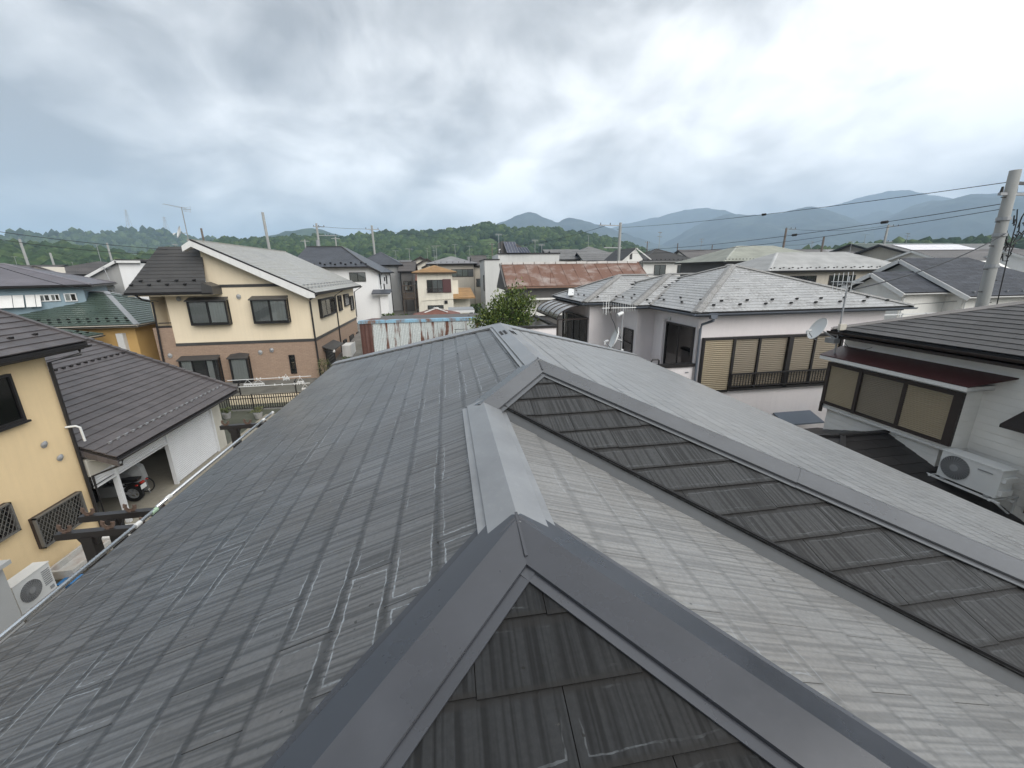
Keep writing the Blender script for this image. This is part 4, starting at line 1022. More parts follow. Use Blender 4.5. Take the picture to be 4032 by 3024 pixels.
m = M(); m.tube([(9.92,8.98,5.2),(9.94,9.02,7.30)], .02, 8); m.obj('mast', GREYM, at)
m = M(); yagi(m, (10.12,9.1,7.12), (1,.35,.02), (-.3,.9,.1), 1.25, 13, .13, .08, .0035); m.obj('comb_antenna', GREYM, at)
m = M(); yagi(m, (9.75,9.0,7.17), (.3,-.95,0), (.05,.1,1), .5, 5, .20, .24); m.obj('vertical_antenna', WHITEM, at)
m = M(); m.box(9.82,9.92,8.9,9.0,7.08,7.17); m.obj('junction', DARK, at)
m = M(); m.box(9.80,9.98,8.86,8.93,5.98,6.13); m.obj('booster_box', pm('cream_box',(.55,.52,.45),.5), at)
m = M()
for i in range(4): m.tube([(9.84+.03*i,8.9,5.98),(9.82+.03*i,8.9,5.86-.02*i),(9.9,8.93,5.80)], .008, 5)
m.tube([(9.92,8.95,5.8),(10.0,8.7,5.55),(10.1,8.5,5.5),(10.2,8.3,5.62)], .006, 5); m.obj('cable', DARK, at)
dish_parts(at, (9.72,9.34,5.93), (-.8,.26,.42), .31, (9.90,9.0,5.72))
m = M(); m.box(9.80,9.98,8.96,9.22,5.62,5.74); m.obj('wall_bracket', GREYM, at)

# ------------------------------------------------------------------ cream and brick house, left of the middle
CREAM = pm('cream_stucco', (.80, .69, .51), .9, .08, .8, .3, 60, rain=.08)
def brick_mat(name, c1, c2, bw=.30, bh=.10):
    k = NT(name); P = k.pos(); s = k.n('ShaderNodeSeparateXYZ'); k.l(P, s.inputs[0])
    h = k.math('ADD', s.outputs[0], s.outputs[1]); cb = k.n('ShaderNodeCombineXYZ'); k.l(h, cb.inputs[0]); k.l(s.outputs[2], cb.inputs[1])
    b = k.n('ShaderNodeTexBrick'); k.l(cb.outputs[0], b.inputs[0]); b.inputs['Scale'].default_value = 1.
    b.inputs['Brick Width'].default_value = bw; b.inputs['Row Height'].default_value = bh; b.inputs['Mortar Size'].default_value = .008
    b.inputs['Color1'].default_value = (*c1,1); b.inputs['Color2'].default_value = (*c2,1); b.inputs['Mortar'].default_value = tuple(x*.72 for x in c1)+(1,)
    n = k.noise(k.scale(P,(2,2,9)), 3, 4, .6); c = k.mix(1., b.outputs[0], k.ramp(n, [(.25,.82),(.75,1.18)]), 'MULTIPLY')
    k.bump(k.math('ADD', k.math('MULTIPLY', b.outputs['Fac'], -1.), k.math('MULTIPLY', n, .6)), .4, .01)
    return k.setp(c, .85, 0., .25)
BRK = brick_mat('brown_tile_siding', (.37,.268,.198), (.335,.24,.178))
GROOF = roof_mat('grey_green_slate', (.36,.355,.335), .38, rndv=.07, vs=.6, lichen=(.30,.29,.25), amt=.2)
DGROOF = roof_mat('dark_grey_metal', (.060,.058,.056), .42, rndv=.08)
cb = thing('cream_brick_house', (-14, 36, 0), 'cream house with brown tiled lower storey, box bay windows and wide grey roof', 'house')
wallbox(cb, BRK, [(-19.15,-9.27,30,44,-.3,2.98)], 'lower_wall')
m = M(); m.box(-18.0,-9.27,30.02,44,2.98,6.35); m.prism([(-15.4,30.02,6.35),(-9.27,30.02,6.35),(-15.4,30.02,9.2)], (0,13.9,0)); m.box(-18.95,-18.0,31.3,44,2.98,6.3); m.obj('wall', CREAM, cb)
m = M(); fbox(m,'S',30.02,-18.0,-9.25,2.98,3.17,0,.05); fbox(m,'E',-9.27,29.97,44,2.98,3.17,0,.05); fbox(m,'S',30.02,-14.7,-10.4,6.74,6.92,0,.04); m.obj('belt_course', DGROOF, cb)
# big sloping roof (ridge along the depth), and the steeper dark roof on its left
fE = [(-8.62,29.25,6.30),(-8.62,44.8,6.30),(-15.4,44.8,9.62),(-15.4,29.25,9.62)]
m = M(); slab(m, [V3(p)-V3((0,0,.02)) for p in fE], .12); croof = m.obj('roof', DARK, cb)
T = Tiler(cb, croof, 'roof_slate', GROOF, .91, .27, .014, .06, limit=296, jit=.002); T.face(fE); T.build('roof_slates_beyond')
m = M(); m.prism([(-8.62,29.2,6.30),(-15.4,29.2,9.62),(-15.4,29.2,9.22),(-9.1,29.2,5.98),(-8.62,29.2,5.98)], (0,.08,0)); m.obj('barge_board', WHITE, cb)
m = M(); m.prism([(-8.6,29.19,6.36),(-15.42,29.19,9.70),(-15.42,29.19,9.60),(-8.6,29.19,6.27)], (0,.12,0)); m.obj('rake_trim', DARK, croof)
m = M(); m.prism([(-15.4,29.2,9.62),(-15.95,29.2,9.28),(-15.95,29.2,8.95),(-15.4,29.2,9.25)], (0,.5,0)); m.obj('barge_end', WHITE, cb)
m = M(); m.box(-15.6,-15.3,29.25,44.8,9.58,9.68); m.obj('ridge_cap', GROOF, croof)
guards(cb, croof, fE, [.55,.95], .8, GREYM, .5, .16)
gutter(cb, (-8.56,29.2,6.22), (-8.56,44.8,6.22), DARK, .08)
m = M(); m.box(-9.27,-8.65,29.3,44.7,6.14,6.18); m.obj('soffit', WHITE, cb)
pipe(cb, [(-8.62,29.7,6.15),(-9.15,29.85,5.85),(-9.2,29.93,5.7),(-9.2,29.93,0)], .06, DARK)
pipe(cb, [(-8.56,36.6,6.15),(-9.2,36.6,5.75),(-9.22,36.6,0)], .05, DARK)
pipe(cb, [(-8.56,44.5,6.15),(-9.2,44.05,5.7),(-9.22,44.05,3.2)], .05, DARK)
# left roof: dark metal courses; lower eave with gutter
fS = [(-19.55,28.9,6.52),(-14.9,28.9,6.52),(-15.45,30.4,9.30),(-17.9,30.4,9.30)]
m = M(); slab(m, [V3(p)-V3((0,0,.02)) for p in fS], .12); dl = m.obj('dark_roof', DARK, cb)
T = Tiler(cb, dl, 'roof_course', DGROOF, 2.6, .245, .022, .03, limit=60, jit=0, gap=.003); T.face(fS); T.build('roof_courses_beyond')
fS2 = [(-19.55,34,6.52),(-19.55,28.9,6.52),(-17.9,30.4,9.30),(-17.9,33,9.3)]
m = M(); slab(m, fS2, .1); slab(m, [(-17.9,30.4,9.3),(-15.45,30.4,9.3),(-15.45,36,9.3),(-17.9,36,9.3)], .1); m.obj('rear_roof', DGROOF, dl)
guards(cb, dl, [(-19.55,28.9,6.52),(-15.0,28.9,6.52),(-15.2,30.4,9.30),(-17.9,30.4,9.30)], [.45,.72], 1.0, BLACKM, .4, .16)
m = M(); m.prism([(-15.2,28.85,6.35),(-14.55,28.85,6.35),(-14.55,28.85,6.85),(-15.1,28.85,7.1)], (0,1.15,0)); m.obj('roof_end', DGROOF, dl)
gutter(cb, (-19.6,28.84,6.46), (-14.6,28.84,6.46), DARK, .08)
m = M(); m.box(-19.4,-14.7,28.95,30.0,6.30,6.35); m.obj('eave_board', CREAM, cb)
pipe(cb, [(-18.9,28.84,6.4),(-18.85,29.2,6.1),(-18.6,29.7,5.9),(-18.9,29.9,2.5),(-19.0,29.9,0)], .06, DARK)
# recessed balcony at the left corner
m = M(); m.box(-18.95,-18.85,30.05,31.3,2.98,6.3).box(-18.85,-18.0,31.25,31.3,4.3,6.3); m.obj('balcony_side', CREAM, cb)
m = M(); m.box(-18.95,-18.0,30.0,30.06,4.22,4.34).box(-18.75,-18.0,30.0,30.04,4.50,4.56); m.obj('balcony_rail', DARK, cb)
m = M(); m.box(-19.15,-18.0,30.0,30.1,2.98,4.22); m.obj('balcony_front', BRK, cb)
m = M(); m.box(-18.5,-18.15,30.9,31.2,4.34,4.70); m.obj('balcony_box', CREAM, cb)
def bay_window(root, c, a0, a1, z0, z1, pr=.38, leaves=2, curtain='cc', face='S', label=None, peak=.0):
    m = M(); f = .09
    fbox(m,face,c,a0,a1,z0,z0+.12,.0,pr); fbox(m,face,c,a0,a1,z1-.10,z1,.0,pr)
    for x in (a0, a1-f): fbox(m,face,c,x,x+f,z0+.12,z1-.10,pr-.09,pr)
    for i in range(1,leaves): x = a0+(a1-a0)*i/leaves; fbox(m,face,c,x-.035,x+.035,z0+.12,z1-.1,pr-.07,pr-.01)
    for x in (a0, a1-f): fbox(m,face,c,x,x+f,z0+.12,z1-.10,0,.06)
    w = m.obj('bay_window', BLACKM, root, label=label)
    p = [fpt(face,c,a0-.08,z1,pr+.08), fpt(face,c,a1+.08,z1,pr+.08), fpt(face,c,a1+.02,z1+.20,.0), fpt(face,c,a0-.02,z1+.20,.0)]
    if peak: p = [p[0], p[1], p[2], fpt(face,c,(a0+a1)/2,z1+.28,.0), p[3]]
    k = M(); k.prism(p, (0,0,-.06)); k.obj('bay_roof', DGROOF, w)
    k = M(); fbox(k,face,c,a0+f,a1-f,z0+.12,z1-.1,.004,.01); k.obj('dark_interior', ROOMD, w)
    for i in range(leaves):
        x0 = a0+(a1-a0)*i/leaves+.05; x1 = a0+(a1-a0)*(i+1)/leaves-.05
        k = M(); fbox(k,face,c,x0,x1,z0+.12,z1-.1,pr-.06,pr-.055); k.obj('pane', GLASS, w)
        if curtain[i] != '.':
            k = M(); n = 20; vs = []
            s0, s1 = (x0,x1) if curtain[i] in 'cg' else (x0, x0+(x1-x0)*.5) if curtain[i] == 'h' else (x0+(x1-x0)*.5, x1)
            for j in range(n+1):
                a = s0+(s1-s0)*j/n; o = pr-.16+.03*math.sin(j*1.9)
                vs += [fpt(face,c,a,z0+.16,o), fpt(face,c,a,z1-.1,o)]
            q = len(vs); vs += [fpt(face,c,0,0,0) and tuple(V3(v)+V3(fpt(face,0,0,0,-.004))-V3(fpt(face,0,0,0,0))) for v in vs]
            k.add(vs, [(2*j,2*j+2,2*j+3,2*j+1) for j in range(n)] + [(q+2*j,q+2*j+1,q+2*j+3,q+2*j+2) for j in range(n)]); k.obj('curtain', CURTG if curtain[i] == 'g' else CURT, w, smooth=True)
    for x, nm in ((a0+.03,'side_pane'),(a1-.035,'side_pane')):
        k = M(); fbox(k,face,c,x,x+.005,z0+.12,z1-.1,.07,pr-.09); k.obj(nm, GLASS, w)
    k = M(); fbox(k,face,c,a1-.16,a1-.15,z0+.16,z1-.12,.07,pr-.12); k.obj('side_curtain', CURT, w)
    return w
bay_window(cb, 30.02, -16.60, -14.30, 4.35, 5.95, .45, 2, 'gc', label='upper bay window with parted grey curtains')
bay_window(cb, 30.02, -12.80, -10.60, 4.35, 5.95, .45, 2, 'gc', label='upper bay window near the house corner')
bay_window(cb, 30.0, -17.85, -15.50, .35, 2.1, .45, 3, 'c.h', label='wide lower bay window')
bay_window(cb, 30.0, -14.80, -13.65, .35, 2.1, .45, 1, 'c', label='narrow lower bay window', peak=.1)
window(cb,'S',30.0,-11.12,-10.74,.75,2.08,BLACKM,1,'.',.08,.05,label='slit window')
window(cb,'E',-9.27,31.9,35.8,4.38,5.72,BLACKM,3,'ghg',.22,.12)
for (a0,a1,z0,z1) in ((37.4,38.4,4.38,5.68),(39.5,41.3,4.6,5.68),(41.9,43.1,4.02,5.38)): window(cb,'E',-9.27,a0,a1,z0,z1,BLACKM,1,'g',.14,.10)
for (a0,a1,z0,z1) in ((37.5,38.6,.7,1.8),(40.0,41.6,.2,1.8),(44-.9,43.95,.5,1.7)): window(cb,'E',-9.27,a0,a1,z0,z1,BLACKM,1,'.',.1,.08)
for (x,z) in ((-17.2,6.05),(-13.6,6.12),(-18.5,2.35),(-12.9,2.33),(-12.15,2.45)):
    m = M(); m.dish((x,29.86,z+.02),(0,1,.15),.14,.12,3,12); m.disc((x,29.99,z),(0,-1,0),.13,14,.06); m.obj('vent_hood', GREYM if x > -12.5 else CURTG, cb)
m = M(); m.prism([(-9.27,31.4,2.35),(-9.27,34.6,2.35),(-8.5,34.6,2.05),(-8.5,31.4,2.05)], (0,0,-.07)); m.bar((-9.25,31.6,2.0),(-8.55,31.6,2.0),.05); m.obj('door_canopy', DGROOF, cb)
m = M(); fbox(m,'E',-9.27,32.0,34.3,0,1.95,.0,.08); dd = m.obj('entrance_door', BLACKM, cb)
m = M()
for i in range(7): fbox(m,'E',-9.27,32.3,33.9,.25+i*.23,.36+i*.23,.08,.09)
m.obj('door_slats', DGROOF, dd)
m = M(); m.disc((-8.55,31.5,1.95),(1,0,0),.11,12,.12); m.obj('porch_lamp', WHITE, cb)
m = M(); m.box(-8.8,-8.1,35.0,36.6,.2,1.75); m.box(-8.12,-8.06,34.95,36.65,.2,1.8); tag(m.obj('storage_unit', WHITE), 'white storage cabinet beside the brick house entrance', 'cabinet')
m = M(); m.bar((-15.9,30.0,9.75),(-15.9,30.0,11.6),.04)
at = thing('roof_antenna', (-15.9,30.0,9.6), 'leaning rooftop antenna with comb and white dish at the cream house gable', 'antenna')
m.obj('mast', GREYM, at)
m = M(); yagi(m, (-16.25,29.95,11.65), (1,.2,-.20), (.1,.9,.3), 1.15, 14, .12, .20, .006); m.obj('comb_antenna', GREYM, at)
m = M(); yagi(m, (-15.65,30.1,11.48), (1,-.2,0), (0,.3,1), .5, 6, .14, .2, .006); m.obj('short_antenna', GREYM, at)
dish_parts(at, (-16.1,29.7,10.1), (-.75,-.6,.3), .36, (-15.9,30.0,10.1))
def shrub(x, y, z, r, h, mat, label, n=500, nm='shrub', leaf=.06):
    t = thing(nm, (x,y,z), label, 'shrub'); m = M()
    for i in range(n):
        a = rng.uniform(0,6.28); q = rng.random()**.5; zz = rng.random(); rr = r*q*(1-.5*abs(zz-.45))
        c = V3((x+rr*math.cos(a), y+rr*math.sin(a), z+.1+h*zz)); s = leaf*rng.uniform(.6,1.5)
        u = V3((rng.gauss(0,1),rng.gauss(0,1),rng.gauss(0,.6))).normalized()*s; v = u.cross(V3((rng.gauss(0,1),rng.gauss(0,1),1))).normalized()*s*.5
        m.cr = rng.random(); m.add([c-u,c+v,c+u,c-v],[(0,1,2,3)])
    m.obj('foliage', mat, t); k = M()
    for i in range(4): k.tube([(x,y,z),(x+rng.uniform(-.3,.3)*r,y+rng.uniform(-.3,.3)*r,z+h*.7)], .02, 5)
    k.obj('stem', WOODP, t); return t
LEAF1 = leaf_mat('leaf_green', (.030,.055,.014), (.085,.125,.030)); LEAF2 = leaf_mat('leaf_dry', (.07,.085,.03), (.16,.15,.07))
shrub(-8.7,29.4,.1,.55,1.6,LEAF2,'dry looking shrub at the corner of the brick house')
shrub(-7.7,31.5,.1,.5,1.3,LEAF1,'green shrub by the entrance of the brick house')
# black railing, laundry frame and planters in the yard before it
fn = thing('yard_fence', (-10.5,24,0), 'black steel bar railing between the garage and the brick house', 'fence')
m = M(); m.box(-14,-4.5,24.05,24.25,-.3,.12); m.obj('kerb_wall', CONC, fn)
m = M()
for z in (.95,.75,.16): m.box(-13.6,-5.0,23.98,24.02,z,z+.04)
m.obj('rail', BLACKM, fn)
bar_me = M().box(-.017,.017,-.017,.017,0,.80).mesh('baluster'); bar_me.materials.append(BLACKM)
x = -13.55
while x < -5.0:
    o = link('baluster', bar_me, fn); o.location = V3((x,24.0,.17)) - fn.location; x += .125
for x in (-13.6,-11.2,-8.8,-6.4): M().box(x-.025,x+.025,23.97,24.03,.12,1.02).obj('post', BLACKM, fn)
m = M(); m.box(-13,-5.2,25.2,25.4,-.3,.62); tag(m.obj('garden_wall', CREAM), 'low cream garden wall behind the black railing', 'wall')
lf = thing('drying_rack', (-11,25.6,0), 'white laundry poles with hangers and pegs before the brick house', 'laundry rack')
for (y,z,x0,x1) in ((26.0,1.40,-13.3,-8.55),(25.45,1.10,-12.7,-8.5)): M().tube([(x0,y,z),(x1,y,z+.03)],.02,8).obj('washing_pole', WHITEM, lf)
for x in (-12.6,-9.45): M().box(x-.03,x+.03,25.7,25.76,-.2,1.25).bar((x,25.4,1.06),(x,26.05,1.32),.04).obj('upright', DARK, lf)
for i in range(14):
    x = rng.uniform(-12.6,-8.8); b = i % 2; y, z = ((26.0,1.42),(25.45,1.12))[b]; m = M(); m.prism([(x,y-.01,z-.06),(x+.03,y-.01,z-.06),(x+.05,y-.01,z+.07),(x-.02,y-.01,z+.07)],(0,.02,0)); m.obj('peg', WHITE, lf)
for (x,w,y,z) in ((-12.2,.5,26,1.38),(-11.6,.62,26,1.38),(-10.0,.36,26.0,1.62),(-9.2,.38,26,1.38),(-8.8,.4,25.45,1.08)):
    m = M(); m.bar((x-w/2,y,z-.28),(x+w/2,y,z-.28),.02,.10); m.bar((x-w/2,y,z-.28),(x,y,z),.015); m.bar((x+w/2,y,z-.28),(x,y,z),.015)
    for i in range(5): m.bar((x-w/2+w*i/4,y,z-.28),(x-w/2+w*i/4,y,z-.40),.02)
    m.obj('peg_hanger', WHITEM, lf)
m = M(); m.box(-8.9,-8.2,24.5,25.0,.05,.60); m.box(-8.95,-8.15,24.45,25.05,.60,.66); tag(m.obj('orange_crate', pm('orange_plastic',(.65,.22,.02),.5,.1)), 'orange plastic crate behind the black railing', 'crate')
for i,(x,y) in enumerate(((-12.6,22.4),(-12.1,22.9),(-10.4,22.6))):
    t = thing('plant_pot', (x,y,.03), ('pale stone pot beside the garage pillar','second pale pot just behind the one at the garage pillar','pale pot under the black railing, away from the garage')[i], 'pot')
    M().tube([(x,y,.03),(x,y,.33)],.16,10,.22).obj('pot', CONC, t); m = M()
    for j in range(60):
        c = V3((x+rng.gauss(0,.14),y+rng.gauss(0,.14),.38+rng.random()*.25)); u = V3((rng.gauss(0,1),rng.gauss(0,1),rng.gauss(0,1))).normalized()*.07; v = u.orthogonal()*.5; m.add([c-u,c+v,c+u,c-v],[(0,1,2,3)])
    m.obj('foliage', LEAF2, t)

# ------------------------------------------------------------------ generic builder for the houses farther off
def house(label, x0, x1, y0, y1, base, eave, wall, roofm, pitch=.4, kind='hip', ov=.5, axis='x', courses=.3, wins=(), off=.5, th=.018, fascia=None, capm=None, guardrows=None, joint=0, group=None, gutm=None, nm='house', cat='house', ovx=None, jl=0):
    t = thing(nm, ((x0+x1)/2,(y0+y1)/2,base), label, cat, group)
    m = M(); m.box(x0,x1,y0,y1,base-1.5,eave)
    ox = ov if ovx is None else ovx
    rx0,rx1,ry0,ry1 = x0-ox,x1+ox,y0-ov,y1+ov; ze = eave+.06
    if kind == 'hip':
        F,A,B = hip_faces(rx0,rx1,ry0,ry1,ze,pitch); capl = [(A,F['S'][0]),(A if axis or 1 else B,(rx0,ry1,ze)),(B if (rx1-rx0)>=(ry1-ry0) else A,(rx1,ry0,ze)),(B,(rx1,ry1,ze)),(A,B)]
    else:
        F,A,B = gable_faces(rx0,rx1,ry0,ry1,ze,pitch,axis,off); capl = [(A,B)]
        if axis == 'y':
            xr,h = A[0],A[2]-pitch*ov*0-.12
            for yy in (y0,y1): m.prism([(x0,yy,eave),(x1,yy,eave if off==.5 else eave),(xr,yy,h-.02)],(0,.05 if yy==y0 else -.05,0))
            m.prism([(x0,y0+.01,eave-.1),(x1,y0+.01,eave-.1),(x1,y0+.01,eave),(xr,y0+.01,h-.05),(x0,y0+.01,eave)],(0,y1-y0-.02,0))
        else:
            yr,h = A[1],A[2]-.12; m.prism([(x0+.01,y0,eave-.1),(x0+.01,y1,eave-.1),(x0+.01,y1,eave),(x0+.01,yr,h-.05),(x0+.01,y0,eave)],(x1-x0-.02,0,0))
    m.obj('wall', wall, t)
    m = M()
    for q in F.values(): slab(m,[V3(p)-V3((0,0,.02)) for p in q],.14)
    r = m.obj('roof', fascia or DARK, t)
    if courses:
        m = M()
        for q in F.values(): strip_rows(m,q,courses,th,joint=joint)
        m.obj('roof_courses', roofm, r, kind='stuff')
    m = M()
    for p,q in capl:
        if (V3(p)-V3(q)).length > .3: cap_strip(m, V3(p)+V3((0,0,.07)), V3(q)+V3((0,0,.07)), .15, .05, .03)
    m.obj('ridge_cap', capm or roofm, r)
    if kind != 'hip' and fascia is not DARK:
        m = M()
        for e in ((ry0,ry1) if axis=='y' else (rx0,rx1)):
            for (p,q) in (((rx0,ze),(A[0],A[2])),((A[0],A[2]),(rx1,F['E'][0][2]))) if axis=='y' else (((ry0,ze),(A[1],A[2])),((A[1],A[2]),(ry1,F['N'][0][2]))):
                if axis=='y': m.bar((p[0],e,p[1]-.13),(q[0],e,q[1]-.13),.05,.24)
                else: m.bar((e,p[0],p[1]-.13),(e,q[0],q[1]-.13),.05,.24)
        m.obj('barge_board', fascia or DARK, t)
    if rng.random() < .5 and y0 > 50:
        ax_, ay_, az_ = (A[0]+B[0])/2+rng.uniform(-.8,.8)*(1 if axis == 'x' else 0), (A[1]+B[1])/2, max(A[2],B[2]); h_ = rng.uniform(1.5,2.6); k = M()
        k.bar((ax_,ay_,az_-.2),(ax_,ay_,az_+h_),.05); an = rng.uniform(0,3.1); yagi(k,(ax_,ay_,az_+h_),(math.cos(an),math.sin(an),0),(-math.sin(an),math.cos(an),.2),1.4,8,.22,.30,.012)
        if rng.random() < .5: yagi(k,(ax_,ay_,az_+h_*.75),(math.cos(an),math.sin(an),0),(-math.sin(an),math.cos(an),.2),.9,5,.3,.4,.012)
        k.obj('roof_antenna', GREYM, t)
    g = gutm or DARK
    if kind == 'hip' or axis == 'x': gutter(t,(rx0,ry0-.05,ze-.05),(rx1,ry0-.05,ze-.05),g,.07)
    if kind == 'hip' or axis == 'y':
        gutter(t,(rx0-.05,ry1,ze-.05),(rx0-.05,ry0,ze-.05),g,.07); gutter(t,(rx1+.05,ry0,ze-.05),(rx1+.05,ry1,ze-.05),g,.07)
    for w in wins:
        f,a0,a1,z0,z1 = w[:5]; fr = w[5] if len(w)>5 else DARK; lv = w[6] if len(w)>6 else 2; cu = w[7] if len(w)>7 else ''
        c = {'S':y0,'N':y1,'W':x0,'E':x1}[f]; window(t,f,c,a0,a1,z0,z1,fr,lv,cu,.08,.06)
    if guardrows:
        for key,rows,step in guardrows: guards(t,r,F[key],rows,step,BLACKM,.5,.14)
    return t, r, F, A, B
OFFW = pm('off_white_wall', (.78,.77,.73), .9, .1, .6, rain=.15)
WHT = pm('white_wall', (.84,.84,.83), .9, .06, .6, rain=.06)
BEIGE = pm('beige_wall', (.50,.46,.39), .9, .12, .7, rain=.22)
CRM2 = pm('cream_wall', (.75,.71,.61), .9, .12, .7, rain=.25)
GREYW = pm('grey_wall', (.36,.36,.35), .9, .12, .6, rain=.15)
LGREY = pm('light_grey_wall', (.60,.60,.58), .9, .1, .6, rain=.15)
BLUEW = siding_mat('blue_grey_siding', (.25,.335,.385), .2)
DKW = pm('dark_wall', (.12,.115,.11), .9, .2, .7)
ORW = pm('ochre_wall', (.50,.32,.12), .9, .1, .8)
R_DKBLUE = roof_mat('blue_black_slate', (.062,.068,.080), .40, rndv=.15, vs=1.2)
R_PURPLE = roof_mat('mauve_grey_slate', (.155,.145,.16), .42, rndv=.06, vs=.5)
R_GREEN = roof_mat('green_tile', (.070,.098,.080), .30, rndv=.10, vs=.8)
R_BRN = roof_mat('brown_grey_tile', (.085,.075,.07), .45, rndv=.25, vs=.9)
R_ORANGE = roof_mat('orange_tan_tile', (.36,.22,.10), .55, rndv=.12, vs=.9)
R_GREY = roof_mat('grey_slate', (.24,.24,.245), .42, rndv=.15, vs=1.)
R_BLACK = roof_mat('black_roof', (.022,.020,.018), .55, rndv=.3, vs=1.)
R_CREAM = roof_mat('pale_ribbed_tile', (.34,.35,.30), .5, rndv=.06, vs=.6)
R_PALE = roof_mat('pale_grey_tile', (.40,.40,.39), .5, rndv=.06, vs=.6)
R_KAWA = roof_mat('grey_clay_tile', (.17,.168,.165), .38, rndv=.25, vs=1.5)
R_RED = roof_mat('faded_red_tile', (.26,.12,.09), .6, rndv=.2)

# left side
g = 'houses across the left side of the town'
t,r,F,A,B = house('blue grey sided house with mauve hip roof and white awning shutters', -37,-24.7,33,41.5,.3,6.95,BLUEW,R_PURPLE,.30,'hip',.55,courses=.25,wins=(('S',-26.9,-26.35,5.98,6.44,WHITEM,2,'g'),('S',-26.35,-25.9+.0,5.98,6.44,WHITEM,2,'g'),('S',-25.7,-25.1,5.92,6.46,WHITEM,2,'c')))
for (a0,a1) in ((-29.0,-28.0),(-28.0,-27.5),(-27.45,-27.0),(-27.0,-26.75)): 
    m = M(); m.prism([(a0,32.95,6.42),(a1-.03,32.95,6.42),(a1-.03,32.55,5.68),(a0,32.55,5.68)],(0,.03,.02)); m.obj('awning_shutter', WHITE, t)
turn(t, math.radians(27), (-24.6,33))
gt,r,F,A,B = house('green tiled hip roofed house tucked left of the brick house', -30,-20.6,30.6,38,0,4.42,ORW,R_GREEN,.46,'hip',.6,courses=.27,th=.03,wins=(),capm=GREYM,guardrows=(('S',(.4,.75),.55),),fascia=BEIGE)
m = M(); m.box(-21.6,-21.2,30.3,30.6,0,3.9); m.obj('door_panel', LGREY, gt)
t,r,F,A,B = house('small porch roof of pale green tiles before the green roofed house', -29,-22.4,26.6,29.4,0,3.9,BEIGE,R_GREEN,.38,'hip',.45,courses=.25,th=.03,guardrows=(('S',(.35,.7),.5),('E',(.35,.7),.5)),fascia=BEIGE,wins=(('E',27.2,28.8,1.6,2.9,DARK,2,'gg'),))
t = thing('mono_pitch_house', (-28.5,46,1.2), 'grey and white house with one steep white edged slope and a dish', 'house')
m = M(); m.prism([(-31.1,42,0),(-28.2,42,0),(-28.2,42,8.65),(-31.1,42,7.3)],(0,8,0)); m.obj('wall', GREYW, t)
m = M(); m.prism([(-28.2,41.96,0),(-26.5,41.96,0),(-26.5,41.96,8.62),(-28.2,41.96,8.62)],(0,8,0)); m.obj('white_wall', WHT, t)
m = M(); m.bar((-31.6,41.7,7.05),(-28.15,41.7,8.80),.1,.22); m.bar((-28.25,41.7,8.75),(-26.3,41.7,8.72),.1,.2); m.obj('barge_board', WHITE, t)
m = M(); slab(m,[(-31.6,41.7,7.25),(-28.15,41.7,8.98),(-28.15,50,8.98),(-31.6,50,7.25)],.1); slab(m,[(-28.15,41.7,8.9),(-26.3,41.7,8.85),(-26.3,50,8.85),(-28.15,50,8.9)],.1); m.obj('roof', DGROOF, t)
window(t,'S',42,-29.98,-29.3,6.0,6.95,DARK,2,'gg',.08,.08); pipe(t,[(-31.0,41.9,7.1),(-30.85,41.9,3)],.06,WHITE)
at = thing('antenna_mast', (-28.9,41.4,6.3), 'thin mast with small white dish before the mono pitch house', 'antenna'); M().tube([(-28.55,41.4,5.6),(-29.0,41.4,8.3)],.03,6).obj('mast', GREYM, at); dish_parts(at,(-28.7,41.1,6.62),(.5,-.8,.25),.30,(-28.65,41.4,6.5))
m = M(); yagi(m,(-28.9,41.4,8.25),(1,.2,0),(0,.2,1),.8,8,.12,.12,.008); m.obj('comb_antenna', GREYM, at)
t,r,F,A,B = house('dark brown tiled house with a small front gable far left', -50.5,-41,60,70,1.9,7.75,GREYW,R_BRN,.30,'hip',.6,courses=.35,th=.03)
m = M(); m.prism([(-49.8,58.6,8.0),(-46.2,58.6,8.0),(-48.1,58.6,8.75)],(0,4,0)); m.obj('front_gable', BEIGE, t)
m = M(); m.bar((-50.1,58.5,8.0),(-48.1,58.5,8.85),.25,.12); m.bar((-48.1,58.5,8.85),(-46.0,58.5,8.0),.25,.12); m.obj('gable_trim', R_BRN, t)
house('low grey roof behind the blue house on the far left', -68,-55,66,76,2,7.9,LGREY,R_BRN,.22,'gable',.5,'x',courses=.4)
house('long brown roof beyond the mono pitch house', -46,-37,78,88,2.2,8.9,OFFW,R_BRN,.28,'gable',.6,'x',courses=.4,fascia=WHITE)
house('white edged flat gable roof left of the dark metal roof', -43,-33,62,72,2.0,8.2,WHT,R_BRN,.26,'gable',.5,'x',courses=.4,fascia=WHITE)

# ------------------------------------------------------------------ middle of the town
WHT2 = pm('white_plaster', (.80,.80,.79), .9, .05, .5, rain=.05)
t = thing('white_hip_house', (-11.5,55,2), 'white house with blue black hip roof beyond the cream brick house', 'house')
wallbox(t, WHT2, [(-17,-7.65,50,61,0,7.6)])
m = M(); m.prism([(-16.9,50.01,7.6),(-7.66,50.01,7.6),(-8.9,50.01,8.25),(-16.9,50.01,8.25)],(0,4,0)); m.obj('upper_wall', WHT2, t)
fs_ = [[(-16.9,49.4,8.22),(-8.5,49.4,8.22),(-12.2,54.3,10.6),(-16.2,54.3,10.6)],[(-7.25,49.4,7.58),(-7.25,62,7.58),(-12.2,57,10.6),(-12.2,54.3,10.6),(-8.5,49.4,8.22)],[(-16.9,61.5,7.6),(-16.9,49.4,8.22),(-16.2,54.3,10.6),(-16.2,57,10.6)]]
m = M()
for q in fs_: slab(m,q,.12)
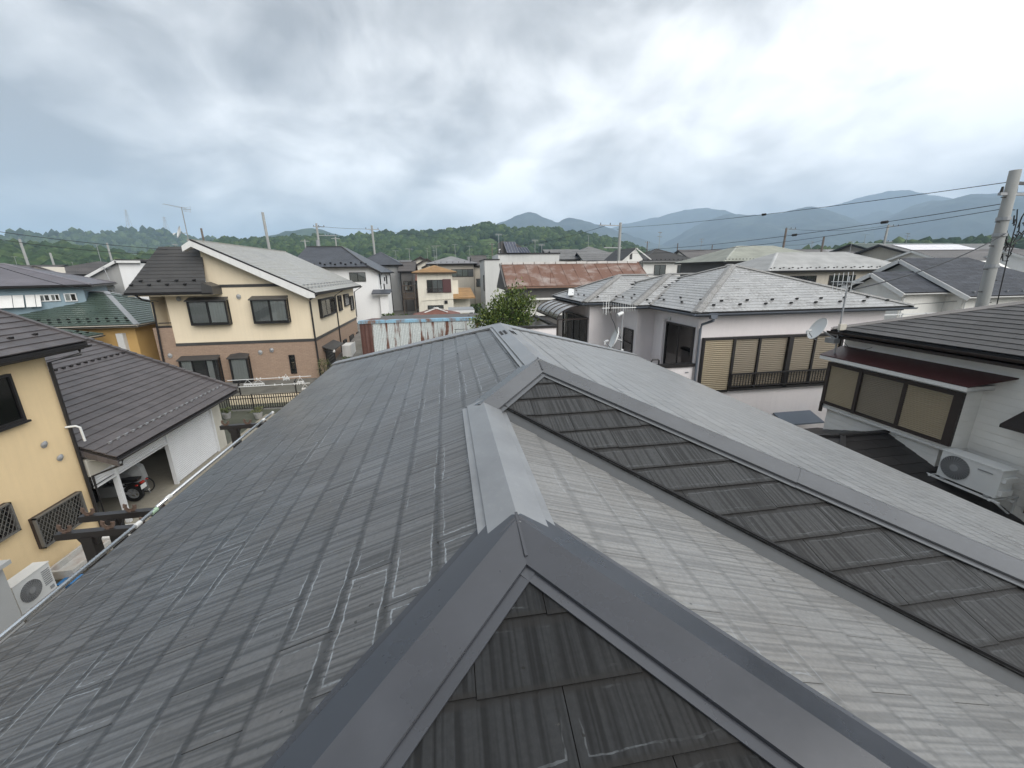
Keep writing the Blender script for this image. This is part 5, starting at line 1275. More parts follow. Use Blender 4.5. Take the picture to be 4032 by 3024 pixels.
m.prism([(-16.2,54.3,10.6),(-12.2,54.3,10.6),(-12.2,57,10.6),(-16.2,57,10.6)],(0,0,-.1)); r = m.obj('roof', DARK, t)
m = M()
for q in fs_: strip_rows(m,q,.24,.012,joint=1.2)
m.obj('roof_courses', R_DKBLUE, r, kind='stuff')
m = M(); m.bar((-12.2,54.3,10.66),(-8.5,49.4,8.28),.16,.06); m.bar((-8.5,49.4,8.28),(-7.25,49.4,7.64),.16,.08); m.bar((-12.2,54.3,10.66),(-16.2,54.3,10.66),.2,.06); m.obj('ridge_cap', DGROOF, r)
guards(t, r, fs_[0], [.4,.75], 1.1, BLACKM, .4, .2); gutter(t,(-16.9,49.33,8.15),(-8.6,49.33,8.15),DARK,.07); gutter(t,(-7.2,49.4,7.5),(-7.2,62,7.5),DARK,.07)
window(t,'S',50,-10.75,-9.0,6.58,7.6,BLACKM,2,'gg',.08,.06)
for (a0,a1,z0,z1) in ((51.0,51.6,6.2,7.35),(54.6,55.2,6.5,7.0),(56.3,57.0,6.1,7.2),(53.7,54.2,5.3,6.2),(54.0,54.8,3.0,4.2)): window(t,'E',-7.65,a0,a1,z0,z1,BLACKM,1,'.',.07,.05)
m = M(); m.prism([(-8.2,49.98,5.55),(-6.3,49.98,5.55),(-6.5,49.1,5.2),(-8.3,49.1,5.2)],(0,0,-.12)); m.box(-7.6,-6.7,49.6,53,0,5.2); pw = m.obj('entrance_block', WHT2, t)
m = M(); m.prism([(-8.35,50,5.66),(-6.2,50,5.66),(-6.35,49.0,5.28),(-8.4,49.0,5.28)],(0,0,-.1)); m.obj('porch_roof', R_DKBLUE, pw)
pipe(t,[(-7.2,51,7.5),(-7.55,50.9,7.2),(-7.55,50.9,5.7)],.05,DARK); pipe(t,[(-7.62,60.5,7.5),(-7.55,60.5,0)],.06,DARK)
house('second blue black roofed house hiding behind the white one', -12.5,-6.6,64,72,2,8.55,GREYW,R_DKBLUE,.55,'hip',.5,courses=.26,wins=(('E',64.6,65.3,6.9,8.0,BLACKM,1,'.'),('E',68,68.8,5.4,7.2,BLACKM,1,'.')))
SHED = rust_mat('rusty_pale_blue_sheet', (.55,.585,.575), (.15,.06,.035), .615, .675, streak=2.6)
SHED2 = rust_mat('rusty_dark_sheet', (.20,.125,.105), (.10,.045,.035), .42, .62, streak=2.)
t = thing('rusty_shed', (-1.3,32,.6), 'pale blue corrugated shed wall streaked with rust behind our roof', 'shed')
def corr(m, x0,x1,y,z0,z1,pitch,dep,axis='x'):
    n = int(abs(x1-x0)/pitch); vs = []
    for i in range(n*2+1):
        a = x0+(x1-x0)*i/(n*2); o = dep*(i%2)
        p = (a,y-o) if axis=='x' else (y+o,a); vs += [(p[0],p[1],z0),(p[0],p[1],z1)]
    k = len(vs); off = (0,.02) if axis=='x' else (-.02,0)
    vs += [(v[0]+off[0],v[1]+off[1],v[2]) for v in vs]
    m.add(vs,[(2*i,2*i+2,2*i+3,2*i+1) for i in range(n*2)]+[(k+2*i,k+2*i+1,k+2*i+3,k+2*i+2) for i in range(n*2)]+[(2*i+1,2*i+3,k+2*i+3,k+2*i+1) for i in range(n*2)])
m = M(); m.box(-5.1,2.75,29.05,34,-.5,4.2); m.obj('shed_body', DKW, t)
n = 9; X0,X1 = -5.15,2.8
for i in range(n):
    m = M(); a = X0+(X1-X0)*i/n; b = X0+(X1-X0)*(i+1)/n - .012; corr(m,a,b,29.0-.008*(i%2),-.5,4.24+.02*math.sin(i*2.),.105,.022); m.obj('sheet_panel', SHED, t)
m = M(); corr(m,-5.95,-5.17,28.98,-.5,4.20,.2,.03); m.obj('rusty_panel', SHED2, t)
BLUEP = rust_mat('pale_blue_paint', (.26,.45,.58), (.20,.12,.09), .60, .68, streak=1.)
m = M()
for i in range(6): 
    a = -6.02+(3.02+6.02)*i/6; b = -6.02+(3.02+6.02)*(i+1)/6; m.box(a,b-.01,28.90+.004*i,28.96+.004*i,4.20+.01*(i%2),4.38+.012*((i*2)%3))
m.box(-6.0,3.0,28.96,29.4,4.36,4.40); m.obj('eave_fascia', BLUEP, t)
m = M(); slab(m,[(-6.0,29.2,4.36),(3.0,29.2,4.36),(3.0,34.3,4.0),(-6.0,34.3,4.0)],.05); m.obj('roof', SHED2, t)
m = M(); m.box(.9,3.2,27.6,27.75,2.9,3.55); m.bar((.4,27.5,3.2),(.5,27.5,3.8),.03); m.bar((.4,27.5,3.8),(1.2,27.5,3.8),.03); tag(m.obj('scrap_frame', BLACKM),'dark metal frame standing behind the far end of our ridge','frame')
t = thing('rust_hip_shed', (-1,38,1), 'small shed with rusty pyramid roof and whitened ridge behind the corrugated shed', 'shed')
wallbox(t, DKW, [(-2.9,.9,36,40,0,3.7)])
F,A,B = hip_faces(-3.2,1.2,35.6,40.4,3.72,.28); m = M()
for q in F.values(): slab(m,q,.06)
r = m.obj('roof', rust_mat('rust_roof_dark',(.30,.14,.10),(.16,.06,.04),.42,.6,streak=1.2), t)
m = M()
for q in F.values(): m.bar(V3(A)+V3((0,0,.04)), V3(A)*.55+V3(q[0])*.45+V3((0,0,.04)), .16,.05)
m.disc(V3(A)+V3((0,0,-.02)),(0,0,1),.25,10,.12); m.obj('ridge_cap', pm('whitewash',(.62,.60,.57),.8,.3,4.), r)
t,r,F,A,B = house('cream house with orange tan hip roof and brown shutter, in the middle distance', -3.62,.86,55,60.5,2,7.42,CRM2,R_ORANGE,.30,'hip',.55,courses=.27,th=.03,wins=(('S',-2.42,-.4,4.95,6.55,BROWNM,3,'.gg'),('S',-2.5,-.46,2.2,3.32,BROWNM,2,'gg')),fascia=pm('tan_board',(.36,.25,.15),.7))
m = M(); fbox(m,'S',55,-.40,.66,4.92,6.62,.02,.12); m.obj('shutter_box', pm('maroon_shutter',(.10,.045,.045),.6), t)
m = M(); fbox(m,'S',55,-2.5,-.40,5.40,5.45,.30,.34); fbox(m,'S',55,-2.5,-.4,4.92,4.97,.30,.34)
for i in range(20): fbox(m,'S',55,-2.5+i*.11,-2.48+i*.11,4.97,5.40,.31,.33)
m.obj('window_railing', BROWNM, t)
m = M(); fbox(m,'S',55,-.3,.1,3.5,3.9,.0,.12); m.obj('vent_box', BLACKM, t)
m = M(); m.box(.86,3.1,56.5,60,1,4.15); m.box(.86,1.6,56,58,4,6.4); m.obj('side_wall', CRM2, t)
m = M(); strip_rows(m,[(.86,55.0,4.22),(3.75,55.0,4.22),(3.3,58,5.35),(.86,58,5.5)],.27,.03); m.box(.86,3.75,54.95,55.05,4.08,4.24); m.obj('side_roof', R_ORANGE, t)
pipe(t,[(-3.5,54.94,3.3),(-3.2,54.94,3.95),(-2,54.94,4.0),(.6,54.94,4.1),(.9,54.9,4.1)],.03,CRM2,'conduit')
t,r,F,A,B = house('beige house with grey hip roof behind the orange roofed one', -2.4,4.7,70,77,2.2,8.72,BEIGE,R_GREY,.30,'hip',.6,courses=.3,wins=(('S',1.0,4.6,6.7,7.9,BROWNM,4,'gggg'),),guardrows=(('S',(.6,),.95),))
t = thing('flat_roof_block', (10,62,2), 'light grey flat roofed building with a slanted solar panel hut on top', 'building')
wallbox(t, LGREY, [(5.4,7.55,58,66,0,9.0),(7.56,16.5,60,68,0,9.86)])
m = M(); m.box(7.4,16.6,59.85,60.0,9.82,9.98).box(5.3,7.5,57.9,58,9.0,9.14).box(5.3,5.4,57.9,66,9.0,9.14); m.obj('parapet_cap', DARK, t)
m = M(); m.prism([(8.05,60.6,9.86),(12.5,60.6,9.86),(12.3,60.6,10.1),(9.85,60.6,11.55),(8.1,60.6,11.6)],(0,4,0)); hut = m.obj('roof_hut', DKW, t)
PAN = metal_mat('solar_panel', (.035,.045,.075,1), .3, .2, .6, .02)
for (a0,a1,b) in ((8.55,10.2,11.5),(10.28,11.9,10.75)):
    m = M(); m.prism([(a0+.25,59.6,9.99),(a1+.25,59.6,9.99),(a1-.15,60.45,b),(a0-.15,60.45,b)],(0,.05,.03)); pp = m.obj('solar_panel', PAN, hut)
    m = M()
    for i in range(5): m.bar((a0+.25+(a1-a0)*i/4,59.57,10.0),(a0-.15+(a1-a0)*i/4,60.42,b+.01),.03,.02)
    m.obj('panel_frame', GREYM, pp)
m = M(); m.tube([(7.7,60,9.9),(7.7,60,10.4),(7.9,60,10.5)],.08,8); m.obj('vent_pipe', WHITE, t)
for x,h in ((7.75,2.6),(13.0,1.8),(14.0,1.2)):
    m = M(); m.bar((x,60.5,9.9),(x,60.5,9.9+h),.05); yagi(m,(x,60.5,9.9+h),(1,.1,0),(0,.3,1),1.0,8,.15,.15,.012); m.obj('roof_antenna', GREYM, t)
window(t,'W',5.4,59,60,4.8,7.0,DARK,1,'g')
t = thing('rust_roof_house', (12,41,1.2), 'old dark house under a long rusty brown sheet metal roof', 'house')
wallbox(t, DKW, [(6.2,18.6,38.2,44,0,6.0)])
RUST = rust_mat('rusty_roof_sheet', (.40,.35,.32), (.165,.085,.058), .40, .62, horizontal=True)
n = 12
m = M(); slab(m,[(5.5,37.5,6.10),(19.6,37.5,6.10),(19.6,41,8.14),(5.5,41,8.14)],.12); slab(m,[(19.6,44.5,6.1),(5.5,44.5,6.1),(5.5,41,8.14),(19.6,41,8.14)],.12); r = m.obj('roof', DKW, t)
for i in range(n):
    a = 5.45+14.2*i/n; b = 5.45+14.2*(i+1)/n
    for j in range(2):
        m = M(); y0 = 37.45+1.80*j; y1 = y0+1.85; z = lambda y: 6.13+(y-37.45)*.583
        m.prism([(a,y0,z(y0)+.012*j*0),(b-.01,y0,z(y0)),(b-.01,y1,z(y1)),(a,y1,z(y1))],(0,0,.02+.02*(1-j))); m.bar((b-.01,y0,z(y0)+.03),(b-.01,y1,z(y1)+.03),.05,.06); m.obj('roof_sheet', RUST, r)
for i in range(13):
    m = M(); a = 5.5+14*i/13; m.box(a,a+1.0,40.8,41.2,8.14,8.34+.03*(i%2)); m.obj('ridge_block', pm('whitewash',(.62,.60,.57)), r)
m = M(); m.box(5.5,19.6,37.38,37.46,5.98,6.10); m.obj('fascia', pm('rust_brown_board',(.22,.13,.09),.7), t)
m = M(); m.prism([(5.4,37.4,6.0),(5.4,41,8.1),(5.4,44.6,6.0),(5.4,44.6,5.8),(5.4,37.4,5.8)],(.1,0,0)); m.bar((5.3,37.4,6.05),(5.3,41,8.15),.12,.2); m.obj('gable_end', DKW, t)
m = M(); m.box(6.1,18,36.9,38.2,4.95,5.05).box(7,18,37.9,38.2,3.4,4.9); m.obj('lower_eave', OFFW, t)
for i in range(5): window(t,'S',38.2,7.2+i*2,8.9+i*2,3.3,4.8,BROWNM,2,'gg')
at = thing('roof_antenna', (9.6,38,6.2), 'small rusty antenna on the rusty brown roof', 'antenna')
m = M(); m.tube([(9.6,37.8,6.2),(9.6,37.8,7.25)],.025,6); yagi(m,(9.35,37.8,7.25),(1,.1,0),(0,.4,1),.9,6,.12,.12,.012); m.obj('mast', pm('rusty_rod',(.2,.10,.07),.7), at)

# leafy tree in front of it
def leaf_tree(x,y,z0,zc,rad,h,label,n=6500,leaf=.10,mat=None,nm='leafy_tree'):
    t = thing(nm,(x,y,z0),label,'tree'); k = M(); k.tube([(x,y,z0),(x+.05,y,z0+(zc-z0)*.5),(x,y+.05,zc)],.13,8,.07)
    tips = []
    for i in range(16):
        a = i*2.4; el = rng.uniform(.05,1.2); L = rad*rng.uniform(.6,.95)
        b = V3((x,y,zc-h*.25+rng.uniform(-.4,.3))); e = b+V3((math.cos(a)*math.cos(el)*L,math.sin(a)*math.cos(el)*L,math.sin(el)*L*h/rad*.75+.15)); k.tube([b,(b+e)/2+V3((0,0,.12)),e],.045,5,.012); tips.append(e)
    k.obj('trunk', WOODP, t); m = M()
    for i in range(46):
        a = rng.uniform(0,6.28); ct = rng.uniform(-.9,1); st = math.sqrt(1-ct*ct); q = rng.uniform(.45,.95)
        tips.append(V3((x+rad*q*st*math.cos(a), y+rad*q*st*math.sin(a), zc+h*q*ct)))
    for i in range(n):
        c0 = tips[i%len(tips)]; c = c0+V3((rng.gauss(0,.24),rng.gauss(0,.24),rng.gauss(0,.24)))*rad/1.7
        s = leaf*rng.uniform(.6,1.3); out = (c-V3((x,y,zc-h))).normalized()
        u = (out*.6+V3((rng.gauss(0,1),rng.gauss(0,1),rng.gauss(0,1)))*.5).normalized(); v = u.cross(V3((rng.gauss(0,1),rng.gauss(0,1),rng.gauss(0,1)))).normalized()
        m.cr = min(.98,max(.02,.5*rng.random()+.3*(c.z-zc+h)/(2*h)+.1*rng.random())); m.add([c-u*s*.2,c+u*s*.4+v*s*.33,c+u*s*1.1,c+u*s*.4-v*s*.33],[(0,1,2,3)])
    m.obj('crown', mat or LEAFT, t); return t
LEAFT = leaf_mat('tree_leaf', (.032,.062,.012), (.21,.25,.05), .45)
leaf_tree(3.15,22,.3,5.0,1.75,1.7,'bushy green tree with yellow green tips before the rusty roofed house',7500,.12)
for i in range(1):
    pass
# alley between the white house and the cream house: old balconies, sheds, a pole
OLDW = pm('old_timber', (.085,.065,.05), .9, .4, 2.)
t = thing('timber_balcony', (-4.9,56,2), 'old brown timber balcony with posts in the alley left of the cream house', 'balcony')
m = M()
for (x,y) in ((-5.4,54),(-4.0,54),(-5.4,57),(-4.0,57)): m.bar((x,y,1.5),(x,y,6.0),.10)
for z in (4.3,5.0,5.9): m.bar((-5.4,54,z),(-4.0,54,z),.10); m.bar((-5.4,54,z),(-5.4,57,z),.10)
m.obj('frame', OLDW, t); m = M(); m.box(-5.45,-3.95,53.95,57.05,4.18,4.26); m.obj('deck', OLDW, t)
m = M()
for i in range(9): m.box(-5.35+i*.15,-5.27+i*.15,53.9,53.94,4.3,5.0)
m.obj('railing', OLDW, t)
for (lab,x0,x1,y0,y1,ev,w,r_) in (('dark timber house deep in the alley beside the white house',-6.3,-4.6,62,68,7.6,DKW,R_BRN),('low red roofed annex in the alley below the gabled houses',-5.2,-3.2,66,71,6.2,OLDW,R_RED),('brown shuttered house squeezed between the beige house and the grey block',4.9,7.0,72,80,8.4,BEIGE,R_BRN),('narrow dark house in the gap left of the grey block',5.0,6.5,84,92,8.6,DKW,R_KAWA)):
    house(lab,x0,x1,y0,y1,2,ev,w,r_,.4,'gable',.35,'x',courses=.3,wins=(('S',x0+.3,x1-.3,5,6.3,BROWNM,2,'g.'),))
for (x,y,lab) in ((-6.2,45,'low dark green bush at the near end of the alley'),(-4.6,44,'rounded bush under the cream house wall'),(3.6,52,'green bush at the right foot of the cream house')): shrub(x,y,gz(x,y),.9,1.5,LEAF1,lab,420,'shrub',.13)
t = thing('carport_roof', (1.4,42,2), 'grey flat carport with white posts before the cream house', 'carport')
m = M(); m.box(.1,2.6,40,43,3.92,4.0); m.obj('carport_sheet', GREYM, t); m = M(); m.box(.1,2.6,39.95,40.02,3.70,3.92).box(.1,2.6,39.95,40.0,3.40,3.52); m.obj('beam', WHITEM, t)
m = M()
for x in (.2,1.3,2.5): m.bar((x,40,1.0),(x,40,3.9),.08)
m.obj('post', WHITEM, t)
# gabled houses behind the alley
for i,(x,y,z,w,lab) in enumerate(((-4.7,86,9.0,4.6,'tallest dark edged gable behind the alley'),(-3.3,82,8.6,4.2,'middle dark edged gable behind the alley'),(-1.9,79,8.3,3.6,'lowest dark edged gable behind the alley'))):
    house(lab,x-w/2,x+w/2,y,y+8,2.2,z,CRM2,R_BRN,.5,'gable',.5,'y',courses=.35,fascia=BROWNM,group='dark edged gables in a row',wins=(('S',x-.6,x+.4,z-1.6,z-.5,BROWNM,2,'g.'),))
house('faded red hip roof peeping over the beige house', 5.5,11.5,100,107,2.5,9.0,CRM2,R_RED,.35,'hip',.7,courses=.35)
house('white sheet roofed shed beside the faded red hip roof', 7.2,10.8,92,96,2.4,8.7,OFFW,R_PALE,.12,'gable',.4,'x',courses=.4)
house('long weathered tile roof beyond the white hip houses', -14,-7.5,92,98,2.4,9.0,BEIGE,R_KAWA,.28,'gable',.5,'x',courses=.4)

# right middle
house('white house with pitch black hip roof and a small white gable', 29.6,38.0,60,69,2,8.55,OFFW,R_BLACK,.42,'hip',.55,courses=.3,guardrows=(('S',(.5,),.7),),wins=(('S',31.4,33.25,6.6,8.12,BROWNM,2,'cc'),('S',35.2,35.8,6.9,8.05,BROWNM,1,'g'),('S',36.5,37.1,6.9,8.05,BROWNM,1,'g')),fascia=WHITE)
t = thing('white_gable_wing', (28,61,2), 'white gabled wing with one slit window left of the black roof', 'house')
m = M(); m.prism([(26.3,60.3,0),(29.55,60.3,0),(29.55,60.3,9.0),(28.3,60.3,10.5),(26.3,60.3,8.7)],(0,7,0)); m.obj('wall', OFFW, t); m = M(); m.bar((26.1,60.1,8.6),(28.35,60.1,10.55),.1,.16); m.bar((28.35,60.1,10.55),(31.2,60.1,8.65),.1,.14); m.obj('barge_board', WHITE, t)
m = M(); slab(m,[(26.0,60,8.7),(28.35,60,10.65),(28.35,68,10.65),(26,68,8.7)],.08); m.obj('roof', R_BLACK, t); window(t,'S',60.3,27.5,27.85,9.0,9.8,BROWNM,1,'.'); window(t,'S',60.3,27.7,29.3,6.4,8.0,DARK,2,'g.')
house('off white house with brown gable roof and two bay windows', 47.2,56,76,84,2.3,9.25,OFFW,R_BRN,.40,'gable',.55,'x',courses=.32,wins=(('S',48.4,50,7.7,8.75,BROWNM,2,'gg'),('S',51.5,53.2,8.0,9.1,BROWNM,2,'gg')))
KG = 'grey clay tiled houses behind the rusty roof'
for (lab,x0,x1,y0,y1,ev,ax,k_) in (('grey clay tiled gable house just left of the crossarm pole',20.2,26.2,75,82,9.3,'x','gable'),('low clay tiled roof in front of the taller clay tiled hip',24.5,31.5,72,78,9.0,'x','gable'),('tall clay tiled hip roof behind the crossarm pole',27.2,34,84,92,10.5,'x','hip'),('clay tiled roof left of the tall clay tiled hip',22,29,88,95,10.1,'x','gable'),('pale sheet roofed house at the right end of the grey block',17,21,80,86,8.9,'x','gable')):
    house(lab,x0,x1,y0,y1,2.3,ev,CRM2 if 'gable' in lab else OFFW,R_KAWA if 'clay' in lab else R_PALE,.42,k_,.6,ax,courses=.33,th=.04,fascia=DARK,wins=(('S',x0+1,x0+2.6,ev-1.8,ev-.6,BROWNM,2,'g.'),))
house('wide house with pale greenish ribbed hip roof', 32.8,47.5,45.5,55,1.6,8.20,DKW,R_CREAM,.36,'hip',.65,courses=.24,th=.035,guardrows=(('S',(.5,),.45),),wins=(('S',36,41,6.2,7.8,BROWNM,3,'.g.'),))
house('wide house with very pale grey hip roof behind the pink house', 31.2,47,36.6,44,1.2,7.12,BEIGE,R_PALE,.42,'hip',.6,courses=.22,th=.03,guardrows=(('S',(.4,.55),1.0),),wins=(('S',33.5,36.5,5,6.7,BROWNM,3,'cgg'),('S',38,41,5,6.7,DARK,2,'..')),jl=0)
# white house with two west gables and navy roof
NAVY = roof_mat('navy_slate', (.046,.050,.060), .62, rndv=.25, vs=2., spec=.25)
t = thing('twin_gable_house', (36,25.5,.5), 'white rendered house with two white edged gables and navy slate roof', 'house')
wallbox(t, OFFW, [(33,44,21.9,30,0,5.55),(29.5,33,22.9,26.8,0,5.7)])
m = M(); m.prism([(33.02,21.9,5.5),(33.02,30,5.5),(33.02,25.9,7.8)],(8,0,0)); m.prism([(29.52,22.9,5.65),(29.52,26.8,5.65),(29.52,24.85,6.9)],(6,0,0)); m.obj('gable_wall', OFFW, t)
fa = [(32.5,21.3,5.62),(43.2,21.3,5.62),(38.4,25.9,8.04),(32.5,25.9,8.04)]; fb = [(43.2,30.4,5.7),(32.5,30.4,5.7),(32.5,25.9,8.04),(38.4,25.9,8.04)]
fc = [(29.1,22.5,5.85),(34,22.5,5.85),(34,24.85,7.13),(29.1,24.85,7.13)]; fd = [(34,27.2,5.85),(29.1,27.2,5.85),(29.1,24.85,7.13),(34,24.85,7.13)]
fe = [(43.2,21.3,5.62),(43.2,30.4,5.7),(38.4,25.9,8.04)]
m = M()
for q in (fa,fb,fc,fd,fe): slab(m,[V3(p)-V3((0,0,.02)) for p in q],.1)
r = m.obj('roof', DARK, t); m = M()
for q in (fa,fb,fc,fd,fe): strip_rows(m,q,.19,.008,joint=.9)
m.obj('roof_courses', NAVY, r, kind='stuff')
m = M()
for (x,a,b,c) in ((32.45,(21.25,5.60),(25.9,8.0),(30.45,5.65)),(29.05,(22.45,5.82),(24.85,7.1),(27.25,5.82))):
    for p,q in ((a,b),(b,c)): m.bar((x,p[0],p[1]-.14),(x,q[0],q[1]-.14),.06,.26)
m.obj('barge_board', WHITE, t); gutter(t,(32.5,21.24,5.55),(43.3,21.24,5.55),WHITE,.07); gutter(t,(29.1,22.44,5.78),(32.9,22.44,5.78),WHITE,.07)
pipe(t,[(29.6,22.5,5.75),(29.6,22.8,5.5),(29.6,22.8,1)],.05,WHITE); pipe(t,[(33.1,21.3,5.5),(33.1,21.8,5.2),(33.1,21.8,1)],.05,WHITE)
guards(t,r,fa,[.35],1.3,GREYM,.8,.12); window(t,'W',33,23.3,25.3,4.0,5.2,WHITEM,2,'gc',.07,.05); window(t,'S',21.9,38.8,40.4,4.3,5.1,WHITEM,1,'g',.07,.05)
t = thing('balcony_frame', (20.8,16,3), 'white painted railing frame right of the pink house', 'railing')
m = M()
for z in (4.95,5.35): m.bar((19.6,16,z),(23.5,16,z),.05); m.bar((19.6,16,z),(19.6,19,z),.05)
for x in (19.6,20.9,22.2,23.5): m.bar((x,16,3),(x,16,5.4),.05)
m.obj('rail', WHITEM, t); m = M(); m.box(19.7,23.4,16.05,16.09,3.2,4.9); m.obj('infill_panel', BEIGE, t)
hv, r, F, A, B = house('long house carrying broad pale solar panels at the far right', 64,84,50,58,2,9.1,BEIGE,R_KAWA,.30,'gable',.6,'x',courses=.35,th=.04)
PAN2 = metal_mat('pale_solar_glass', (.62,.58,.60,1), .18, .1, .7, .02)
for i in range(4):
    for j in range(2):
        m = M(); x0 = 65+i*2.9; y0 = 49.6+j*1.9; z = lambda y: 9.20+(y-49.4)*.30+.06; m.prism([(x0,y0,z(y0)),(x0+2.85,y0,z(y0)),(x0+2.85,y0+1.85,z(y0+1.85)),(x0,y0+1.85,z(y0+1.85))],(0,0,.05)); m.obj('solar_panel', PAN2, r)
house('brown roofed house with white gable edge before the solar panels', 56,70,40,46.5,1.6,7.9,OFFW,R_BRN,.36,'gable',.4,'x',courses=.3,fascia=WHITE)
house('white gabled house half hidden by the big concrete pole', 63,74,36,42,1.5,7.6,WHT,R_BRN,.42,'gable',.4,'x',courses=.3,fascia=WHITE,wins=(('S',66,69,6.2,7.2,WHITEM,2,'g.'),))
house('dark wavy tiled roof at the far right edge behind the pole', 70,90,60,68,2.2,9.8,BEIGE,R_GREEN,.3,'gable',.6,'x',courses=.4,th=.05)
for (lab,x,y,w,d,ev,rm,wm,k_) in (('brown low roof between the crossarm poles',58,66,11,7,9.2,R_BRN,BEIGE,'gable'),('grey roofed house left of the leaning crossarm pole',69,72,10,8,9.3,R_GREY,OFFW,'gable'),('brown hip roof under the leaning crossarm pole',60,57,10,7,8.4,R_BRN,BEIGE,'hip'),('dark roof right of the leaning crossarm pole',78,70,12,8,9.4,R_BLACK,OFFW,'gable')):
    house(lab,x,x+w,y,y+d,2,ev,wm,rm,.32,k_,.6,'x',courses=.35)

# crowded roofs farther out
KINDS = [('grey tiled', R_KAWA), ('brown', R_BRN), ('pale', R_PALE), ('blue black', R_DKBLUE), ('grey slate', R_GREY), ('faded red', R_RED)]
WALLS = [(OFFW,'off white'), (CRM2,'cream'), (BEIGE,'beige'), (LGREY,'light grey'), (WHT,'white')]
MARKS = [(-.80,'the blue sided house'),(-.62,'the mono pitch house'),(-.40,'the dark metal roof'),(-.22,'the wide grey roof'),(-.10,'the white hip house'),(.02,'the orange roof'),(.12,'the beige house'),(.24,'the grey block'),(.44,'the rusty roof'),(.62,'the black roof'),(.80,'the pale greenish roof'),(1.02,'the very pale hip roof'),(1.3,'the twin gabled house'),(9,'the solar panel roof')]
def sector(x, y):
    return next(n for v, n in MARKS if x/y < v)
SEEN = {}
for j in range(8):
    y = 104 + j*22
    x = -y*.92 + (j%3)*5
    while x < y*1.28:
        w = rng.uniform(6.5,11); d = rng.uniform(6,8)
        if rng.random() < .78:
            nm_, rm = KINDS[rng.choice((0,0,1,1,2,3,4,4,5))]; wl, wn = WALLS[rng.randrange(5)]; kk = rng.choice(('hip','gable','gable')); ax = rng.choice('xy'); xx = x+rng.uniform(-1,1); yy = y+rng.uniform(-4,4)
            b = gz(xx,yy); low = rng.random() < .25; ev = b+3.2 if low else b+rng.uniform(5.0,6.2)
            ro = ('near','second','third','fourth','fifth','sixth','seventh','farthest')[j]
            lab = '%s %s%s house, %s walls, %s row beyond %s' % (nm_, 'low ' if low else '', {'hip':'hipped','gable':'gabled' if ax == 'y' else 'broadside'}[kk], wn, ro, sector(xx,yy))
            wins = (('S',xx+1,xx+2.5,ev-1.7,ev-.6,BROWNM,1,''),('S',xx+w-2.8,xx+w-1.2,ev-1.7,ev-.6,BROWNM,1,'')) if y < 150 else ()
            if lab in SEEN: x += w + 1.5; continue
            SEEN[lab] = 1
            house(lab,xx,xx+w,yy,yy+d,b,ev,wl,rm,rng.uniform(.32,.48),kk,.5,ax,courses=.5 if y<135 else 0,fascia=rm,group='crowded houses towards the hills',wins=wins,gutm=DARK)
        x += w + rng.uniform(1.,4.5)

# ------------------------------------------------------------------ utility poles and wires
def upole(x, y, z0, h, r, label, mat=None, arms=(), lean=0., bolts=True, trans=None, ins=True, group=None, nm='utility_pole'):
    t = thing(nm, (x,y,z0), label, 'utility pole', group); top = V3((x-lean, y, z0+h))
    m = M(); m.tube([(x,y,z0-.5),tuple(top)], r*1.25, 12, r*.9); m.obj('pole', mat or POLEC, t, smooth=True)
    for (dz, L, off, ang) in arms:
        c = V3((x-lean*(h-dz)/h, y, z0+h-dz)); d = V3((math.cos(ang), math.sin(ang), 0))
        m = M(); m.bar(c-d*(L/2-off), c+d*(L/2+off), .10, .10); a = m.obj('crossarm', GREYM if L > 1.3 else DGROOF, t)
        if ins:
            for i in range(3 if L > 1.3 else 2):
                p = c + d*(off+(-.45+.9*i/(2 if L > 1.3 else 1))*L); k = M(); k.tube([p+V3((0,0,.05)),p+V3((0,0,.26))],.055,8,.035); k.obj('insulator', BLACKM, a)
    if trans:
        c = V3((x, y-.45, z0+h-trans)); m = M(); m.tube([c, c+V3((0,0,.9))], .28, 12); m.disc(c+V3((0,0,.9)),(0,0,1),.31,12,.06); m.obj('transformer', GREYM, t)
    if bolts:
        m = M(); z = z0+2.4; s = 1
        while z < z0+h-.6: f = (z-z0)/h; cx = x-lean*f; m.bar((cx,y,z),(cx+s*(r+.22),y-.02,z),.03); z += .45; s = -s
        m.obj('step_bolts', BLACKM, t)
    return t
bp = upole(22.50,14,0,11.02,.185,'big leaning concrete utility pole at the right edge beside the navy roof', arms=((.45,1.2,.45,.1),(.85,1.5,.25,.0)), lean=.62, ins=True)
m = M()
for dz in (1.75,2.35,3.55): 
    f = (11.02-dz)/11.02; c = V3((22.50-.62*f,14,11.02-dz)); m.tube([c-V3((0,0,.06)),c+V3((0,0,.06))],.215,12)
m.obj('pole_band', GREYM, bp)
m = M()
for i in range(26):
    a = V3((22.15+rng.uniform(0,.9),13.9+rng.uniform(-.15,.15),8.6+rng.uniform(-.75,.75))); b = a+V3((rng.uniform(-.35,.5),rng.uniform(-.1,.1),rng.uniform(-.5,.5))); m.tube([a,(a+b)/2+V3((rng.uniform(-.1,.1),0,-.14)),b],.022,5)
m.obj('cable_bundle', BLACKM, bp)
m = M(); m.tube([(22.2,13.8,9.6),(22.35,13.8,9.1),(22.3,13.75,8.3),(22.6,13.78,5.6)],.02,5); m.obj('drop_cable', BLACKM, bp)
cpz = gz(19.2,45)
upole(19.2,45,cpz,12.45-cpz,.16,'tall pole with a long one sided crossarm between the rusty roof and the black roof', arms=((.30,2.6,-1.25,.15),(2.6,2.2,-.8,.15)), trans=None)
upole(-26.0,70,2,14.4,.20,'bare grey pole rising behind the cream house roof', lean=.35, bolts=False)
upole(-19.0,70,2,12.9,.17,'pole with transformer and one long arm behind the white hip house', arms=((.5,1.6,.3,.2),(1.75,2.8,1.3,.1)), trans=3.4)
